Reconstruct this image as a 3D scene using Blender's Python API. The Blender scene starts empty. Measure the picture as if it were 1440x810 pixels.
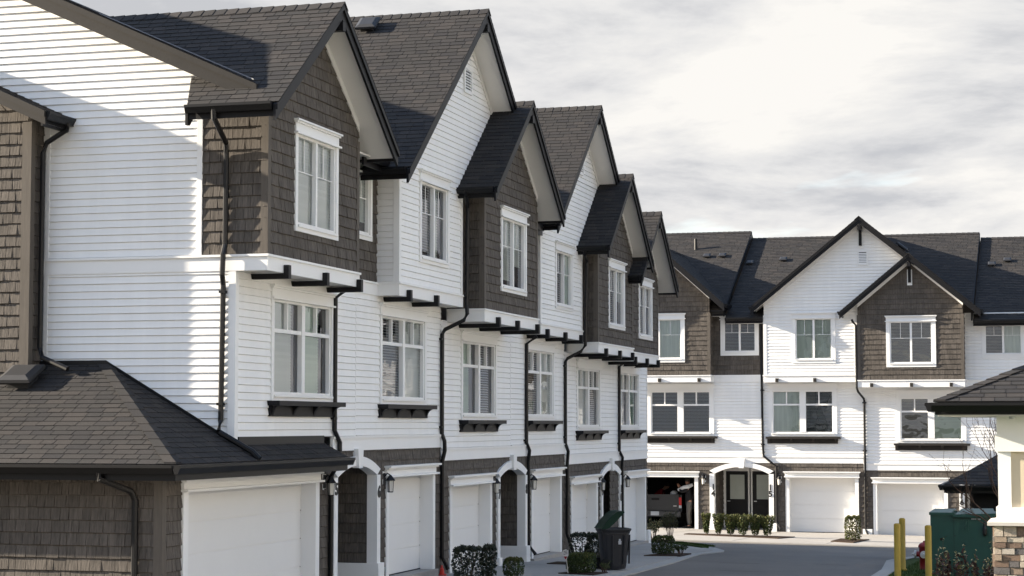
import bpy, math, random
from mathutils import Vector, Matrix

random.seed(7)
scene = bpy.context.scene
COL = scene.collection
R = math.radians

# ------------------------------------------------------------------ mesh builder
class M:
    def __init__(s): s.v = []; s.f = []
    def add(s, pts):
        n = len(s.v); s.v.extend([tuple(p) for p in pts]); return n
    def poly(s, *p):
        n = s.add(p); s.f.append(tuple(range(n, n + len(p))))
    def box(s, x0, x1, y0, y1, z0, z1):
        n = s.add([(x0,y0,z0),(x1,y0,z0),(x1,y1,z0),(x0,y1,z0),(x0,y0,z1),(x1,y0,z1),(x1,y1,z1),(x0,y1,z1)])
        for q in ((0,3,2,1),(4,5,6,7),(0,1,5,4),(1,2,6,5),(2,3,7,6),(3,0,4,7)):
            s.f.append(tuple(n + i for i in q))
        return s
    def open_box(s, x0, x1, y0, y1, z0, z1):      # inside of a room, open towards -y
        n = s.add([(x0,y0,z0),(x1,y0,z0),(x1,y1,z0),(x0,y1,z0),(x0,y0,z1),(x1,y0,z1),(x1,y1,z1),(x0,y1,z1)])
        for q in ((0,3,2,1),(4,5,6,7),(1,2,6,5),(2,3,7,6),(3,0,4,7)):
            s.f.append(tuple(n + i for i in q))
        return s
    def prism(s, pts, d):                         # planar polygon pts, extruded by vector d
        d = Vector(d); a = [Vector(p) for p in pts]; k = len(a)
        n = s.add(a + [p + d for p in a])
        s.f.append(tuple(range(n + k - 1, n - 1, -1))); s.f.append(tuple(range(n + k, n + 2*k)))
        for i in range(k):
            j = (i + 1) % k
            s.f.append((n + i, n + j, n + k + j, n + k + i))
        return s
    def tube(s, path, r, seg=8, caps=True):
        path = [Vector(p) for p in path]; rings = []
        rr = r if isinstance(r, (list, tuple)) else [r] * len(path)
        for i, p in enumerate(path):
            a = path[max(i-1, 0)]; b = path[min(i+1, len(path)-1)]
            t = (b - a).normalized()
            up = Vector((0,0,1)) if abs(t.z) < .9 else Vector((1,0,0))
            u = t.cross(up).normalized(); w = t.cross(u).normalized()
            rings.append(s.add([p + rr[i]*(math.cos(2*math.pi*k/seg+.39)*u + math.sin(2*math.pi*k/seg+.39)*w) for k in range(seg)]))
        for a, b in zip(rings, rings[1:]):
            for k in range(seg):
                j = (k+1) % seg
                s.f.append((a+k, a+j, b+j, b+k))
        if caps:
            s.f.append(tuple(rings[0]+k for k in range(seg))); s.f.append(tuple(rings[-1]+k for k in range(seg)))
        return s
    def lathe(s, c, prof, seg=20, axis='z', flat=None):
        c = Vector(c); rings = []
        for (r, h) in prof:
            pts = []
            for k in range(seg):
                a = 2*math.pi*k/seg
                x, y = r*math.cos(a), r*math.sin(a)
                p = {'z': (x, y, h), 'x': (h, x, y), 'y': (x, h, y)}[axis]
                pts.append(c + Vector(p))
            rings.append(s.add(pts))
        for a, b in zip(rings, rings[1:]):
            for k in range(seg):
                j = (k+1) % seg
                s.f.append((a+k, a+j, b+j, b+k))
        s.f.append(tuple(rings[0]+k for k in range(seg))); s.f.append(tuple(rings[-1]+k for k in range(seg)))
        return s

ORG = {}
def tag(o, label=None, cat=None, group=None, kind=None):
    if label: o['label'] = label
    if cat: o['category'] = cat
    if group: o['group'] = group
    if kind: o['kind'] = kind
    return o

class Frame:
    """local x = right along the facade, y = inward, z = up"""
    def __init__(s, origin, rot): s.o = Vector(origin); s.rot = rot; s.m = Matrix.Rotation(rot, 3, 'Z')
    def world(s, p): return s.o + s.m @ Vector(p)
W0 = Frame((0,0,0), 0)
ROWA = Frame((-12,0,0), R(90))
ROWB = Frame((0,69.5,0), 0)

def thing(name, fr, org, label, cat, group=None):
    o = bpy.data.objects.new(name, None); COL.objects.link(o)
    o.empty_display_size = .2
    o.location = fr.world(org); o.rotation_euler = (0, 0, fr.rot)
    ORG[o.name] = Vector(org)
    return tag(o, label, cat, group)

def part(name, m, mat, parent=None, smooth=False, fr=None, org=None):
    """m in frame coordinates; becomes one mesh object (child of parent, or top level at org)"""
    og = ORG[parent.name] if parent is not None else Vector(org if org is not None else (0,0,0))
    me = bpy.data.meshes.new(name)
    me.from_pydata([tuple(Vector(p) - og) for p in m.v], [], m.f)
    me.materials.append(mat)
    if smooth:
        me.polygons.foreach_set('use_smooth', [True]*len(me.polygons))
    me.update()
    o = bpy.data.objects.new(name, me); COL.objects.link(o)
    if parent is not None:
        o.parent = parent
    else:
        fr = fr or W0
        o.location = fr.world(og); o.rotation_euler = (0,0,fr.rot)
    ORG[o.name] = og
    return o

# ------------------------------------------------------------------ materials
def mat(name, col, rough=.6, spec=.4, metal=0, noise=None, island=0, islandcols=None, bump=None, grain=None):
    """noise=(scale, amount) large soft dirt; island = per-piece brightness spread; grain=(sx,sy,sz,amount,bump)"""
    m = bpy.data.materials.new(name); m.use_nodes = True
    nt = m.node_tree; N = nt.nodes; L = nt.links
    b = N['Principled BSDF']
    b.inputs['Roughness'].default_value = rough
    b.inputs['Specular IOR Level'].default_value = spec
    b.inputs['Metallic'].default_value = metal
    cur = None
    rgb = N.new('ShaderNodeRGB'); rgb.outputs[0].default_value = (*col, 1); cur = rgb.outputs[0]
    def mul(fac_out, a, bb):
        nonlocal cur
        mr = N.new('ShaderNodeMapRange'); mr.inputs['To Min'].default_value = a; mr.inputs['To Max'].default_value = bb
        L.new(fac_out, mr.inputs['Value'])
        mx = N.new('ShaderNodeVectorMath'); mx.operation = 'SCALE'
        L.new(cur, mx.inputs[0]); L.new(mr.outputs[0], mx.inputs['Scale'])
        cur = mx.outputs[0]
    geo = N.new('ShaderNodeNewGeometry'); tc = N.new('ShaderNodeTexCoord')
    if islandcols:
        cr = N.new('ShaderNodeValToRGB'); cr.color_ramp.interpolation = 'CONSTANT' if len(islandcols) > 3 else 'LINEAR'
        els = cr.color_ramp.elements
        while len(els) < len(islandcols): els.new(.5)
        for i, c in enumerate(islandcols):
            els[i].position = i/len(islandcols); els[i].color = (*c, 1)
        L.new(geo.outputs['Random Per Island'], cr.inputs[0]); cur = cr.outputs[0]
    if island:
        mul(geo.outputs['Random Per Island'], 1-island, 1+island)
    if noise:
        nz = N.new('ShaderNodeTexNoise'); nz.inputs['Scale'].default_value = noise[0]; nz.inputs['Detail'].default_value = 5
        nz.inputs['Roughness'].default_value = .6
        L.new(tc.outputs['Object'], nz.inputs['Vector'])
        mul(nz.outputs['Fac'], 1-noise[1]*1.6, 1+noise[1]*1.2)
    bh = None
    if grain:
        mp = N.new('ShaderNodeMapping'); mp.inputs['Scale'].default_value = grain[:3]
        L.new(tc.outputs['Object'], mp.inputs['Vector'])
        nz = N.new('ShaderNodeTexNoise'); nz.inputs['Scale'].default_value = 1; nz.inputs['Detail'].default_value = 6
        nz.inputs['Roughness'].default_value = .65
        L.new(mp.outputs[0], nz.inputs['Vector'])
        mul(nz.outputs['Fac'], 1-grain[3], 1+grain[3])
        bh = (nz.outputs['Fac'], grain[4])
    if bump:
        nz = N.new('ShaderNodeTexNoise'); nz.inputs['Scale'].default_value = bump[0]; nz.inputs['Detail'].default_value = 4
        L.new(tc.outputs['Object'], nz.inputs['Vector']); bh = (nz.outputs['Fac'], bump[1])
    if bh and bh[1] > 0:
        bp = N.new('ShaderNodeBump'); bp.inputs['Distance'].default_value = bh[1]; bp.inputs['Strength'].default_value = .8
        L.new(bh[0], bp.inputs['Height']); L.new(bp.outputs[0], b.inputs['Normal'])
    L.new(cur, b.inputs['Base Color'])
    return m

MT = {}
MT['siding'] = mat('white_vinyl_siding', (.79,.79,.78), .5, .35, noise=(.7,.05), grain=(5,5,.35,.075,.0))
MT['trim'] = mat('white_trim_paint', (.79,.79,.78), .45, .35, noise=(1.5,.03))
MT['soffit'] = mat('pale_soffit_vinyl', (.70,.69,.675), .6, .3, noise=(1.5,.04))
MT['shake'] = mat('taupe_shake_siding', (.094,.082,.071), .8, .2, island=.15, noise=(1.2,.12), grain=(38,38,2.2,1.0,.010))
MT['shaketrim'] = mat('taupe_trim_board', (.100,.087,.074), .7, .25, noise=(2,.08), grain=(20,20,2,.4,.001))
MT['shingle'] = mat('asphalt_roof_shingle', (.05,.046,.044), .92, .15, islandcols=[(.028,.027,.028),(.034,.032,.032),(.031,.030,.030),(.041,.0375,.036),(.033,.0315,.031),(.037,.0345,.0335)], noise=(.5,.14), grain=(70,70,70,.75,.004))
MT['under'] = mat('roof_underlay', (.018,.018,.019), .9, .1)
MT['black'] = mat('black_fascia_paint', (.0065,.0065,.008), .5, .25, noise=(2,.15), bump=(40,.001))
MT['rake'] = mat('dark_brown_fascia_board', (.024,.021,.0185), .6, .25, noise=(3,.2), grain=(3,30,30,.25,.001))
MT['gutter'] = mat('black_metal_gutter', (.0055,.0055,.0065), .42, .3, noise=(3,.15))
MT['flash'] = mat('grey_metal_flashing', (.11,.113,.125), .6, .4, metal=.2)
MT['interior'] = mat('dim_room', (.025,.025,.025), .9, .1)  # near-black colour stands in for the shade inside unlit rooms
MT['blind'] = mat('white_blind', (.58,.59,.60), .6, .3, island=.05)
MT['blindg'] = mat('green_blind', (.46,.56,.48), .6, .3, island=.05)
MT['blindd'] = mat('half_open_blind', (.30,.31,.31), .6, .3, island=.1)
MT['blindt'] = mat('pale_curtain', (.72,.74,.70), .7, .2, grain=(14,14,.6,.35,.02))
MT['door'] = mat('white_garage_door', (.74,.735,.72), .45, .35, noise=(1.2,.03))
MT['blackdoor'] = mat('black_front_door', (.008,.008,.009), .45, .25)
MT['frost'] = mat('frosted_door_glass', (.42,.46,.42), .3, .5, noise=(3,.08))
MT['num'] = mat('black_number', (.01,.01,.01), .5)
MT['metal'] = mat('brushed_metal', (.5,.5,.5), .35, .5, metal=.8)
MT['lampglass'] = mat('lantern_glass', (.62,.60,.55), .15, .6)
MT['vent'] = mat('roof_vent_plastic', (.022,.022,.024), .55, .4, noise=(6,.2))

def glass_mat(name, tint, refl=.0):
    m = bpy.data.materials.new(name); m.use_nodes = True
    nt = m.node_tree; N = nt.nodes; L = nt.links; N.remove(N['Principled BSDF'])
    out = N['Material Output']
    tr = N.new('ShaderNodeBsdfTransparent'); tr.inputs[0].default_value = (*tint, 1)
    gl = N.new('ShaderNodeBsdfGlossy'); gl.inputs['Roughness'].default_value = .015; gl.inputs[0].default_value = (.95,.96,1,1)
    fr = N.new('ShaderNodeFresnel'); fr.inputs[0].default_value = 1.6
    ad = N.new('ShaderNodeMath'); ad.operation = 'ADD'; ad.inputs[1].default_value = refl; L.new(fr.outputs[0], ad.inputs[0])
    tc = N.new('ShaderNodeTexCoord'); nz = N.new('ShaderNodeTexNoise'); nz.inputs['Scale'].default_value = 1.7
    L.new(tc.outputs['Object'], nz.inputs['Vector'])
    bp = N.new('ShaderNodeBump'); bp.inputs['Distance'].default_value = .012; bp.inputs['Strength'].default_value = .4
    L.new(nz.outputs['Fac'], bp.inputs['Height']); L.new(bp.outputs[0], gl.inputs['Normal'])
    mx = N.new('ShaderNodeMixShader'); L.new(ad.outputs[0], mx.inputs[0]); L.new(tr.outputs[0], mx.inputs[1]); L.new(gl.outputs[0], mx.inputs[2])
    L.new(mx.outputs[0], out.inputs[0])
    return m
MT['glass'] = glass_mat('window_glass', (.85,.91,.88), .08)

# ------------------------------------------------------------------ cladding
EPS = 1e-5
def urange(poly, v):
    us = []
    n = len(poly)
    for i in range(n):
        (u0, v0), (u1, v1) = poly[i], poly[(i+1) % n]
        if (v0 <= v <= v1 or v1 <= v <= v0) and abs(v1 - v0) > 1e-9:
            us.append(u0 + (u1-u0)*(v-v0)/(v1-v0))
    return (min(us), max(us)) if us else None

def segs(poly, holes, a, b, lo=None, hi=None):
    """pieces of the strip a..b as (uL_a, uR_a, uL_b, uR_b)"""
    ra = urange(poly, a + EPS); rb = urange(poly, b - EPS)
    if not ra or not rb: return []
    out = [(ra[0], ra[1], rb[0], rb[1])]
    for (h0, h1, k0, k1) in holes:
        if k0 <= a + EPS and k1 >= b - EPS:
            nxt = []
            for (la, r_a, lb, r_b) in out:
                if min(la, lb) < h0: nxt.append((la, min(r_a, h0), lb, min(r_b, h0)))
                if max(r_a, r_b) > h1: nxt.append((max(la, h1), r_a, max(lb, h1), r_b))
            out = nxt
    res = []
    for (la, r_a, lb, r_b) in out:
        if lo is not None: la = max(la, lo); lb = max(lb, lo)
        if hi is not None: r_a = min(r_a, hi); r_b = min(r_b, hi)
        if la >= r_a: la = r_a = (min(max(la, r_b if r_b < la else lb), la))
        if lb >= r_b: lb = r_b = (min(max(lb, r_a if r_a < lb else la), lb))
        if r_a - la > 1e-4 or r_b - lb > 1e-4: res.append((la, r_a, lb, r_b))
    return res

def breaks(poly, holes, a, b):
    s = {a, b}
    for (_, v) in poly:
        if a + 1e-4 < v < b - 1e-4: s.add(v)
    for h in holes:
        for v in h[2:]:
            if a + 1e-4 < v < b - 1e-4: s.add(v)
    s = sorted(s)
    return list(zip(s, s[1:]))

def clad(m, P0, eu, ev, en, poly, holes=(), kind='lap', exp=.112, t=.020, w=(.11,.2), gap=.005, jit=.004, back=True, start=None):
    P0 = Vector(P0); eu = Vector(eu).normalized(); ev = Vector(ev).normalized(); en = Vector(en).normalized()
    def P(u, v, o): return P0 + eu*u + ev*v + en*o
    v0 = min(p[1] for p in poly); v1 = max(p[1] for p in poly)
    u0 = min(p[0] for p in poly); u1 = max(p[0] for p in poly)
    holes = list(holes)
    if kind == 'flat' or (kind != 'lap' and back):
        for (a, b) in breaks(poly, holes, v0, v1):
            for (la, ra, lb, rb) in segs(poly, holes, a, b):
                m.poly(P(la,a,0), P(ra,a,0), P(rb,b,0), P(lb,b,0))
        if kind == 'flat': return m
    v = v0 if start is None else start
    row = 0
    while v < v1 - 1e-4:
        a0 = max(v, v0); b0 = min(v + exp, v1)
        if b0 - a0 > .004:
            if kind == 'lap':
                off = lambda x: .002 + t*(1-(x-v)/exp)
                for (a, b) in breaks(poly, holes, a0, b0):
                    for (la, ra, lb, rb) in segs(poly, holes, a, b):
                        if a == a0 and a0 == v and b - a > .02:      # rolled butt edge
                            c = a + exp*.09; q = (c-a)/(b-a); lc = la+(lb-la)*q; rc = ra+(rb-ra)*q
                            m.poly(P(la,a,0), P(ra,a,0), P(rc,c,off(c)), P(lc,c,off(c)))
                            m.poly(P(lc,c,off(c)), P(rc,c,off(c)), P(rb,b,off(b)), P(lb,b,off(b)))
                        else:
                            m.poly(P(la,a,off(a)), P(ra,a,off(a)), P(rb,b,off(b)), P(lb,b,off(b)))
            else:
                u = u0 - random.uniform(0, w[1])
                br = breaks(poly, holes, a0, b0)
                while u < u1:
                    ww = random.uniform(*w)
                    tb = t*random.uniform(.7, 1.25); dv = random.uniform(0, jit) if a0 > v0 + 1e-6 else 0
                    lo, hi = u + gap/2, u + ww - gap/2
                    off = lambda x: .003 + tb*(1-(x-v)/exp)*.9
                    for i, (a, b) in enumerate(br):
                        aa = a - dv if i == 0 else a
                        for (la, ra, lb, rb) in segs(poly, holes, a, b, lo, hi):
                            uc = exp*.085 if (i == 0 and kind == 'shake' and exp > .15 and b-aa > exp*.3) else 0
                            if uc:
                                q = uc/(b-aa); lc = la+(lb-la)*q; rc = ra+(rb-ra)*q
                                n = m.add([P(lc,aa+uc,off(aa+uc)), P(rc,aa+uc,off(aa+uc)), P(rb,b,off(b)), P(lb,b,off(b))])
                                m.f.append((n, n+1, n+2, n+3))
                            else:
                                n = m.add([P(la,aa,off(aa)), P(ra,aa,off(aa)), P(rb,b,off(b)), P(lb,b,off(b))])
                                m.f.append((n, n+1, n+2, n+3))
                            k = m.add([P(la,aa,0), P(ra,aa,0), P(rb,b,0), P(lb,b,0)])
                            if i == 0: m.f.append((k, k+1, n+1, n))
                            m.f.append((k+1, k+2, n+2, n+1)); m.f.append((k+3, k, n, n+3))
                    u += ww
        v += exp; row += 1
    return m

SHAKE = dict(kind='shake', exp=.172, t=.024, w=(.10,.21), gap=.007, jit=.006)
ROOF = dict(kind='shake', exp=.140, t=.010, w=(.16,.36), gap=.010, jit=.0)
def wallx(m, x0, x1, z0, z1, y, holes=(), poly=None, style='lap', **k):    # facade facing -y
    pl = poly or [(x0,z0),(x1,z0),(x1,z1),(x0,z1)]
    kk = dict(SHAKE) if style == 'shake' else dict(kind=style)
    kk.update(k)
    return clad(m, (0,y,0), (1,0,0), (0,0,1), (0,-1,0), pl, holes, **kk)
def wally(m, x, y0, y1, z0, z1, sgn, style='lap', poly=None, holes=(), **k):          # side wall facing sgn*x
    pl = poly or [(y0,z0),(y1,z0),(y1,z1),(y0,z1)]
    kk = dict(SHAKE) if style == 'shake' else dict(kind=style)
    kk.update(k)
    return clad(m, (x,0,0), (0,1,0), (0,0,1), (sgn,0,0), pl, holes, **kk)

# ------------------------------------------------------------------ building parts
def blinds(m, x0, x1, z0, z1, y, step=.05, tilt=.6):
    z = z0
    while z < z1 - .01:
        d, h = (.010, step+.006) if tilt < 1 else (.020, .024)
        m.poly((x0,y-d,z), (x1,y-d,z), (x1,y+d,z+h), (x0,y+d,z+h))
        z += step
def panel(m, x0, x1, z0, z1, y): m.poly((x0,y,z0),(x1,y,z0),(x1,y,z1),(x0,y,z1))

def window(U, x0, x1, z0, z1, y, style, fills, head=.19, case=.10, sill=.10, mull=.12):
    """x0..z1 = outside of the casing; y = wall face. fills = per sash fill: (material key, x from, x to, z from) fractions"""
    fr = M(); cs = M()
    yo = y - .035
    cs.box(x0, x0+case, yo, y+.06, z0+sill, z1-head); cs.box(x1-case, x1, yo, y+.06, z0+sill, z1-head)
    cs.box(x0, x1, yo-.003, y+.06, z0, z0+sill)
    cs.box(x0, x1, yo-.003, y+.06, z1-head, z1)
    cs.box(x0-.04, x1+.04, yo-.060, y+.02, z1, z1+.028); cs.box(x0-.022, x1+.022, yo-.032, y+.02, z1-.030, z1-.001)
    cs.box(x0-.03, x1+.03, yo-.045, y+.02, z1-head-.008, z1-head+.022)
    cs.box(x0+case-.02, x1-case+.02, yo-.03, y+.02, z0+sill-.035, z0+sill)
    a0, a1, b0, b1 = x0+case, x1-case, z0+sill, z1-head
    f = .045; yf0, yf1 = y-.012, y+.06
    fr.box(a0, a1, yf0, yf1, b0, b0+f); fr.box(a0, a1, yf0, yf1, b1-f, b1)
    fr.box(a0, a0+f, yf0, yf1, b0+f, b1-f); fr.box(a1-f, a1, yf0, yf1, b0+f, b1-f)
    xm = (a0+a1)/2
    sashes = []
    if style == 'double':
        fr.box(xm-mull/2, xm+mull/2, yf0-.012, yf1, b0+f, b1-f)
        zt = b0 + (b1-b0)*.67
        for (s0, s1) in ((a0+f, xm-mull/2), (xm+mull/2, a1-f)):
            fr.box(s0, s1, yf0+.004, yf1, zt-.03, zt+.03)
            sm = (s0+s1)/2
            fr.box(sm-.022, sm+.022, yf0+.008, yf1, zt+.03, b1-f)
            sashes.append((s0, s1, b0+f, b1-f))
    else:
        fr.box(xm-.035, xm+.035, yf0-.004, yf1, b0+f, b1-f)
        for (s0, s1) in ((a0+f, xm-.035), (xm+.035, a1-f)):
            sm = (s0+s1)/2; zm = b0 + (b1-b0)*.60
            fr.box(s0, s1, y+.030, y+.044, zm-.008, zm+.008)
            fr.box(sm-.008, sm+.008, y+.028, y+.042, zm+.008, b1-f)
            sashes.append((s0, s1, b0+f, b1-f))
    w = part('window', fr, MT['trim'], U)
    part('casing', cs, MT['trim'], w)
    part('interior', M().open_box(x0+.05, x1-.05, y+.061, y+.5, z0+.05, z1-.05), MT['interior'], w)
    for (s0, s1, c0, c1), fl in zip(sashes, fills):
        g = M(); panel(g, s0, s1, c0, c1, y+.05); part('pane', g, MT['glass'], w)
        if fl:
            key, fa, fb, za = fl
            b = M(); X0 = s0-.03+(s1-s0+.06)*fa; X1 = s0-.03+(s1-s0+.06)*fb
            if key == 'blindt':
                panel(b, X0, X1, c0-.02, c1+.02, y+.085); part('curtain', b, MT[key], w)
            else:
                blinds(b, X0, X1, c0-.02+(c1-c0)*za, c1+.02, y+.075, tilt=1.6 if key == 'blindd' else .5); part('blind', b, MT[key], w)
    return w

def shelf(U, x0, x1, zt, y, d=.21, h=.24, n=4, mt='black'):
    m = M()
    m.box(x0-.05, x1+.12, y-d, y, zt-.075, zt)
    m.box(x0-.02, x1+.02, y-.05, y-.002, zt-h, zt-.075)
    s = part('window_shelf', m, MT[mt], U)
    for i in range(n):
        xc = x0 + .05 + (x1-x0-.1)*i/(n-1)
        pts = [(xc-.035, y-.05, zt-.076), (xc-.035, y-d+.03, zt-.076)]
        for k in range(1, 6):
            a = k/6*math.pi/2
            pts.append((xc-.035, y-.06-(d-.09)*(1-math.sin(a)), zt-.076-(h-.09)*(1-math.cos(a))))
        pts.append((xc-.035, y-.05, zt-h+.01))
        part('shelf_bracket', M().prism(pts, (.07,0,0)), MT[mt], s)
    return s

def garage(U, x0, x1, zb, zh, y=0, rec=.22, tr=.14, closed=True, hd=.17):
    """x0..x1 opening between the casings; zh underside of header"""
    m = M()
    m.box(x0-tr, x0, y-.04, y+rec, zb, zh); m.box(x1, x1+tr, y-.04, y+rec, zb, zh)
    m.box(x0-tr-.02, x1+tr+.02, y-.055, y+rec, zh+.035, zh+hd)
    m.box(x0-tr-.07, x1+tr+.07, y-.15, y+.02, zh+hd, zh+hd+.035); m.box(x0-tr-.045, x1+tr+.045, y-.10, y+.02, zh+hd-.035, zh+hd-.001)
    m.box(x0-tr-.04, x1+tr+.04, y-.12, y+rec, zh, zh+.034)
    t = part('garage_trim', m, MT['trim'], U)
    if closed:
        d = M(); n = 4; hh = (zh-zb)/n
        for i in range(n):
            d.box(x0, x1, y+rec, y+rec+.05, zb+i*hh+.008, zb+(i+1)*hh-.008)
        d.box(x0, x1, y+rec+.012, y+rec+.05, zb, zh)
        part('garage_door', d, MT['door'], U)
        part('door_seal', M().box(x0, x1, y+rec-.008, y+rec-.001, zb+.0, zb+.02), MT['num'], U)
    part('garage_sill', M().box(x0-tr-.03, x1+tr+.03, y-.10, y+rec+.2, zb-.6, zb-.002), MT['conc'], U)

def arch_pts(x0, x1, zs, rise, n=16):
    xm = (x0+x1)/2; h = (x1-x0)/2; r = (h*h+rise*rise)/(2*rise)
    out = []
    for i in range(n+1):
        x = x0 + (x1-x0)*i/n
        out.append((x, zs - (r-rise) + math.sqrt(max(r*r-(x-xm)**2, 0))))
    return out
def arch_holes(x0, x1, zb, zs, rise, n=10):
    hs = [(x0, x1, zb-.5, zs)]
    pts = arch_pts(x0, x1, zs, rise, n)
    for (a, za), (b, zc) in zip(pts, pts[1:]):
        hs.append((a, b, zs, min(za, zc)))
    return hs
def arch(U, x0, x1, zb, zs, rise, wd=.17, depth=.13, doors=True, plinth=.32, hose=True):
    """x0..x1 outer edge of pilasters"""
    m = M(); y0, y1 = -.06, depth
    o = arch_pts(x0, x1, zs, rise); i_ = arch_pts(x0+wd, x1-wd, zs-.10, rise-.06)
    m.box(x0, x0+wd, y0, y1, zb, i_[0][1]); m.box(x1-wd, x1, y0, y1, zb, i_[-1][1])
    for (a, b, c, d) in zip(i_, i_[1:], o[1:], o):
        m.prism([(a[0],y0,a[1]), (b[0],y0,b[1]), (c[0],y0,c[1]), (d[0],y0,d[1])], (0, y1-y0, 0))
    xm = (x0+x1)/2; zt = zs + rise
    A = part('entry_arch', m, MT['trim'], U)
    part('keystone', M().prism([(xm-.09,y0-.05,zt-.20), (xm+.09,y0-.05,zt-.20), (xm+.13,y0-.05,zt+.13), (xm-.13,y0-.05,zt+.13)], (0,.12,0)), MT['trim'], A)
    if plinth:
        part('plinth', M().box(x1-wd-.04, x1+.10, y0-.04, 1.9, zb-.4, zb+plinth), MT['trim'], A); part('plinth', M().box(x0-.04, x0+wd+.02, y0-.04, .2, zb-.4, zb+plinth*.6), MT['trim'], A)
    s = M(); dp = 1.9
    wally(s, x1-wd+.02, depth, dp, zb+plinth, zs+rise, -1, 'shake'); wally(s, x0+wd-.02, depth, dp, zb, zs+rise, 1, 'shake')
    s.box(x0, x1, dp, dp+.08, zb, zs+rise)
    part('porch_wall', s, MT['shake'], U)
    part('porch_ceiling', M().box(x0, x1, depth, dp, zs+.22, zs+.30), MT['soffit'], U)
    part('porch_slab', M().box(x0, x1, -.02, dp, zb-.3, zb+.03), MT['conc'], U)
    if hose:
        h = M(); xx = x1-wd+.02
        h.box(xx-.05, xx, 1.0, 1.22, zb+plinth+.12, zb+plinth+.40)
        hb = part('dryer_vent', h, MT['trim'], U)
        part('vent_flap', M().box(xx-.075, xx-.05, 1.04, 1.14, zb+plinth+.16, zb+plinth+.33), MT['metal'], hb)
        part('wall_switch', M().box(xx-.02, xx, .9, .95, zb+plinth+1.0, zb+plinth+1.12), MT['trim'], U)
    if doors:
        dm = M(); n = 2
        w2 = (x1-x0-2*wd)/2
        for k in range(2):
            dx0 = x0+wd+.02+k*w2+.06; dx1 = x0+wd+(k+1)*w2-.08
            fr = M(); yy = dp-.002
            fr.box(dx0-.1, dx0, yy-.05, yy, zb+.03, zb+2.15); fr.box(dx1, dx1+.1, yy-.05, yy, zb+.03, zb+2.15); fr.box(dx0-.1, dx1+.1, yy-.055, yy, zb+2.05, zb+2.2)
            part('door_frame', fr, MT['trim'], U)
            db = M(); db.box(dx0, dx1, yy-.03, yy, zb+.04, zb+2.05)
            d = part('front_door', db, MT['blackdoor'], U)
            part('door_glass', M().box(dx0+.15, dx1-.13, yy-.037, yy-.031, zb+1.05, zb+1.92), MT['frost'], d)
            part('door_handle', M().box(dx0+.05, dx0+.15, yy-.07, yy-.031, zb+.96, zb+.99), MT['metal'], d)
    return A

def lantern(U, x, y, z):
    m = M()
    m.box(x-.055, x+.055, y-.025, y-.012, z+.02, z+.24)
    m.tube([(x,y-.02,z+.17), (x,y-.07,z+.24), (x,y-.13,z+.2)], .012, 6)
    m.lathe((x,y-.13,0), [(.012,z+.21),(.03,z+.19),(.085,z+.12),(.09,z+.105),(.0,z+.105)], 4)
    m.lathe((x,y-.13,0), [(.0,z-.10),(.05,z-.10),(.055,z-.085),(.0,z-.085)], 4)
    for a in range(4):
        an = math.pi/2*a
        cx, cy = math.cos(an), math.sin(an)
        m.tube([(x+.062*cx,y-.13+.062*cy,z+.105), (x+.05*cx,y-.13+.05*cy,z-.09)], .006, 4)
    l = part('wall_lantern', m, MT['black'], U)
    part('lantern_plate', M().box(x-.075, x+.075, y-.012, y, z-.02, z+.27), MT['trim'], l)
    part('lantern_glass', M().lathe((x,y-.13,0), [(.042,z-.085),(.054,z+.10)], 4), MT['lampglass'], l)

def number(U, txt, x, y, z, h=.20, stack=True):
    m = M()
    for i, ch in enumerate(txt):
        cu = bpy.data.curves.new('num', 'FONT'); cu.body = ch; cu.size = h*1.38; cu.extrude = .006; cu.align_x = 'CENTER'
        cu.offset = .009; cu.resolution_u = 3
        ob = bpy.data.objects.new('num', cu); COL.objects.link(ob)
        dg = bpy.context.evaluated_depsgraph_get(); me = ob.evaluated_get(dg).to_mesh()
        n = len(m.v)
        for vv in me.vertices: m.v.append((x + vv.co.x, y - vv.co.z, z - i*h*1.12 + vv.co.y))
        for p in me.polygons: m.f.append(tuple(n + k for k in p.vertices))
        ob.evaluated_get(dg).to_mesh_clear()
        bpy.data.objects.remove(ob); bpy.data.curves.remove(cu)
    return part('house_number', m, MT['num'], U)

def downspout(U, path, r=.04, straps=()):
    d = part('downspout', M().tube(path, r, 8), MT['gutter'], U)
    for p in straps:
        part('strap', M().box(p[0]-.07, p[0]+.07, p[1]-.045, p[1]+.045, p[2]-.02, p[2]+.02), MT['gutter'], d)

def gutter_y(m, x, y0, y1, zt, sgn):       # gutter running along y; outward = sgn*x
    pr = [(0,0),(.035*sgn,-.12),(.085*sgn,-.12),(.115*sgn,-.045),(.125*sgn,-.04),(.125*sgn,0)]
    m.prism([(x+a, y0, zt+b) for a, b in pr], (0, y1-y0, 0))
def gutter_x(m, x0, x1, y, zt):            # along x, outward = -y
    pr = [(0,0),(-.035,-.12),(-.085,-.12),(-.115,-.045),(-.125,-.04),(-.125,0)]
    m.prism([(x0, y+a, zt+b) for a, b in pr], (x1-x0, 0, 0))

def ridge_caps(m, p0, p1, s, w=.15, step=.2, lift=.012):
    """caps over a level ridge between p0 and p1 (p0 = near end); s = slope each side"""
    p0 = Vector(p0); p1 = Vector(p1); d = (p1-p0); Ln = d.length; d.normalize(); side = d.cross(Vector((0,0,1)))
    k = 0
    while k*step < Ln:
        a = p0 + d*(k*step); b = p0 + d*min((k+1)*step+.03, Ln)
        ha, hb = .030, .018
        for sg in (-1, 1):
            o = side*sg*w - Vector((0,0,1))*w*s
            m.poly(a+Vector((0,0,ha)), b+Vector((0,0,hb)), b+o+Vector((0,0,hb-.004)), a+o+Vector((0,0,ha-.004)))
            m.poly(a+Vector((0,0,ha)), a+o+Vector((0,0,ha-.004)), a+o+Vector((0,0,.0)), a+Vector((0,0,.0)))
        k += 1

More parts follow.
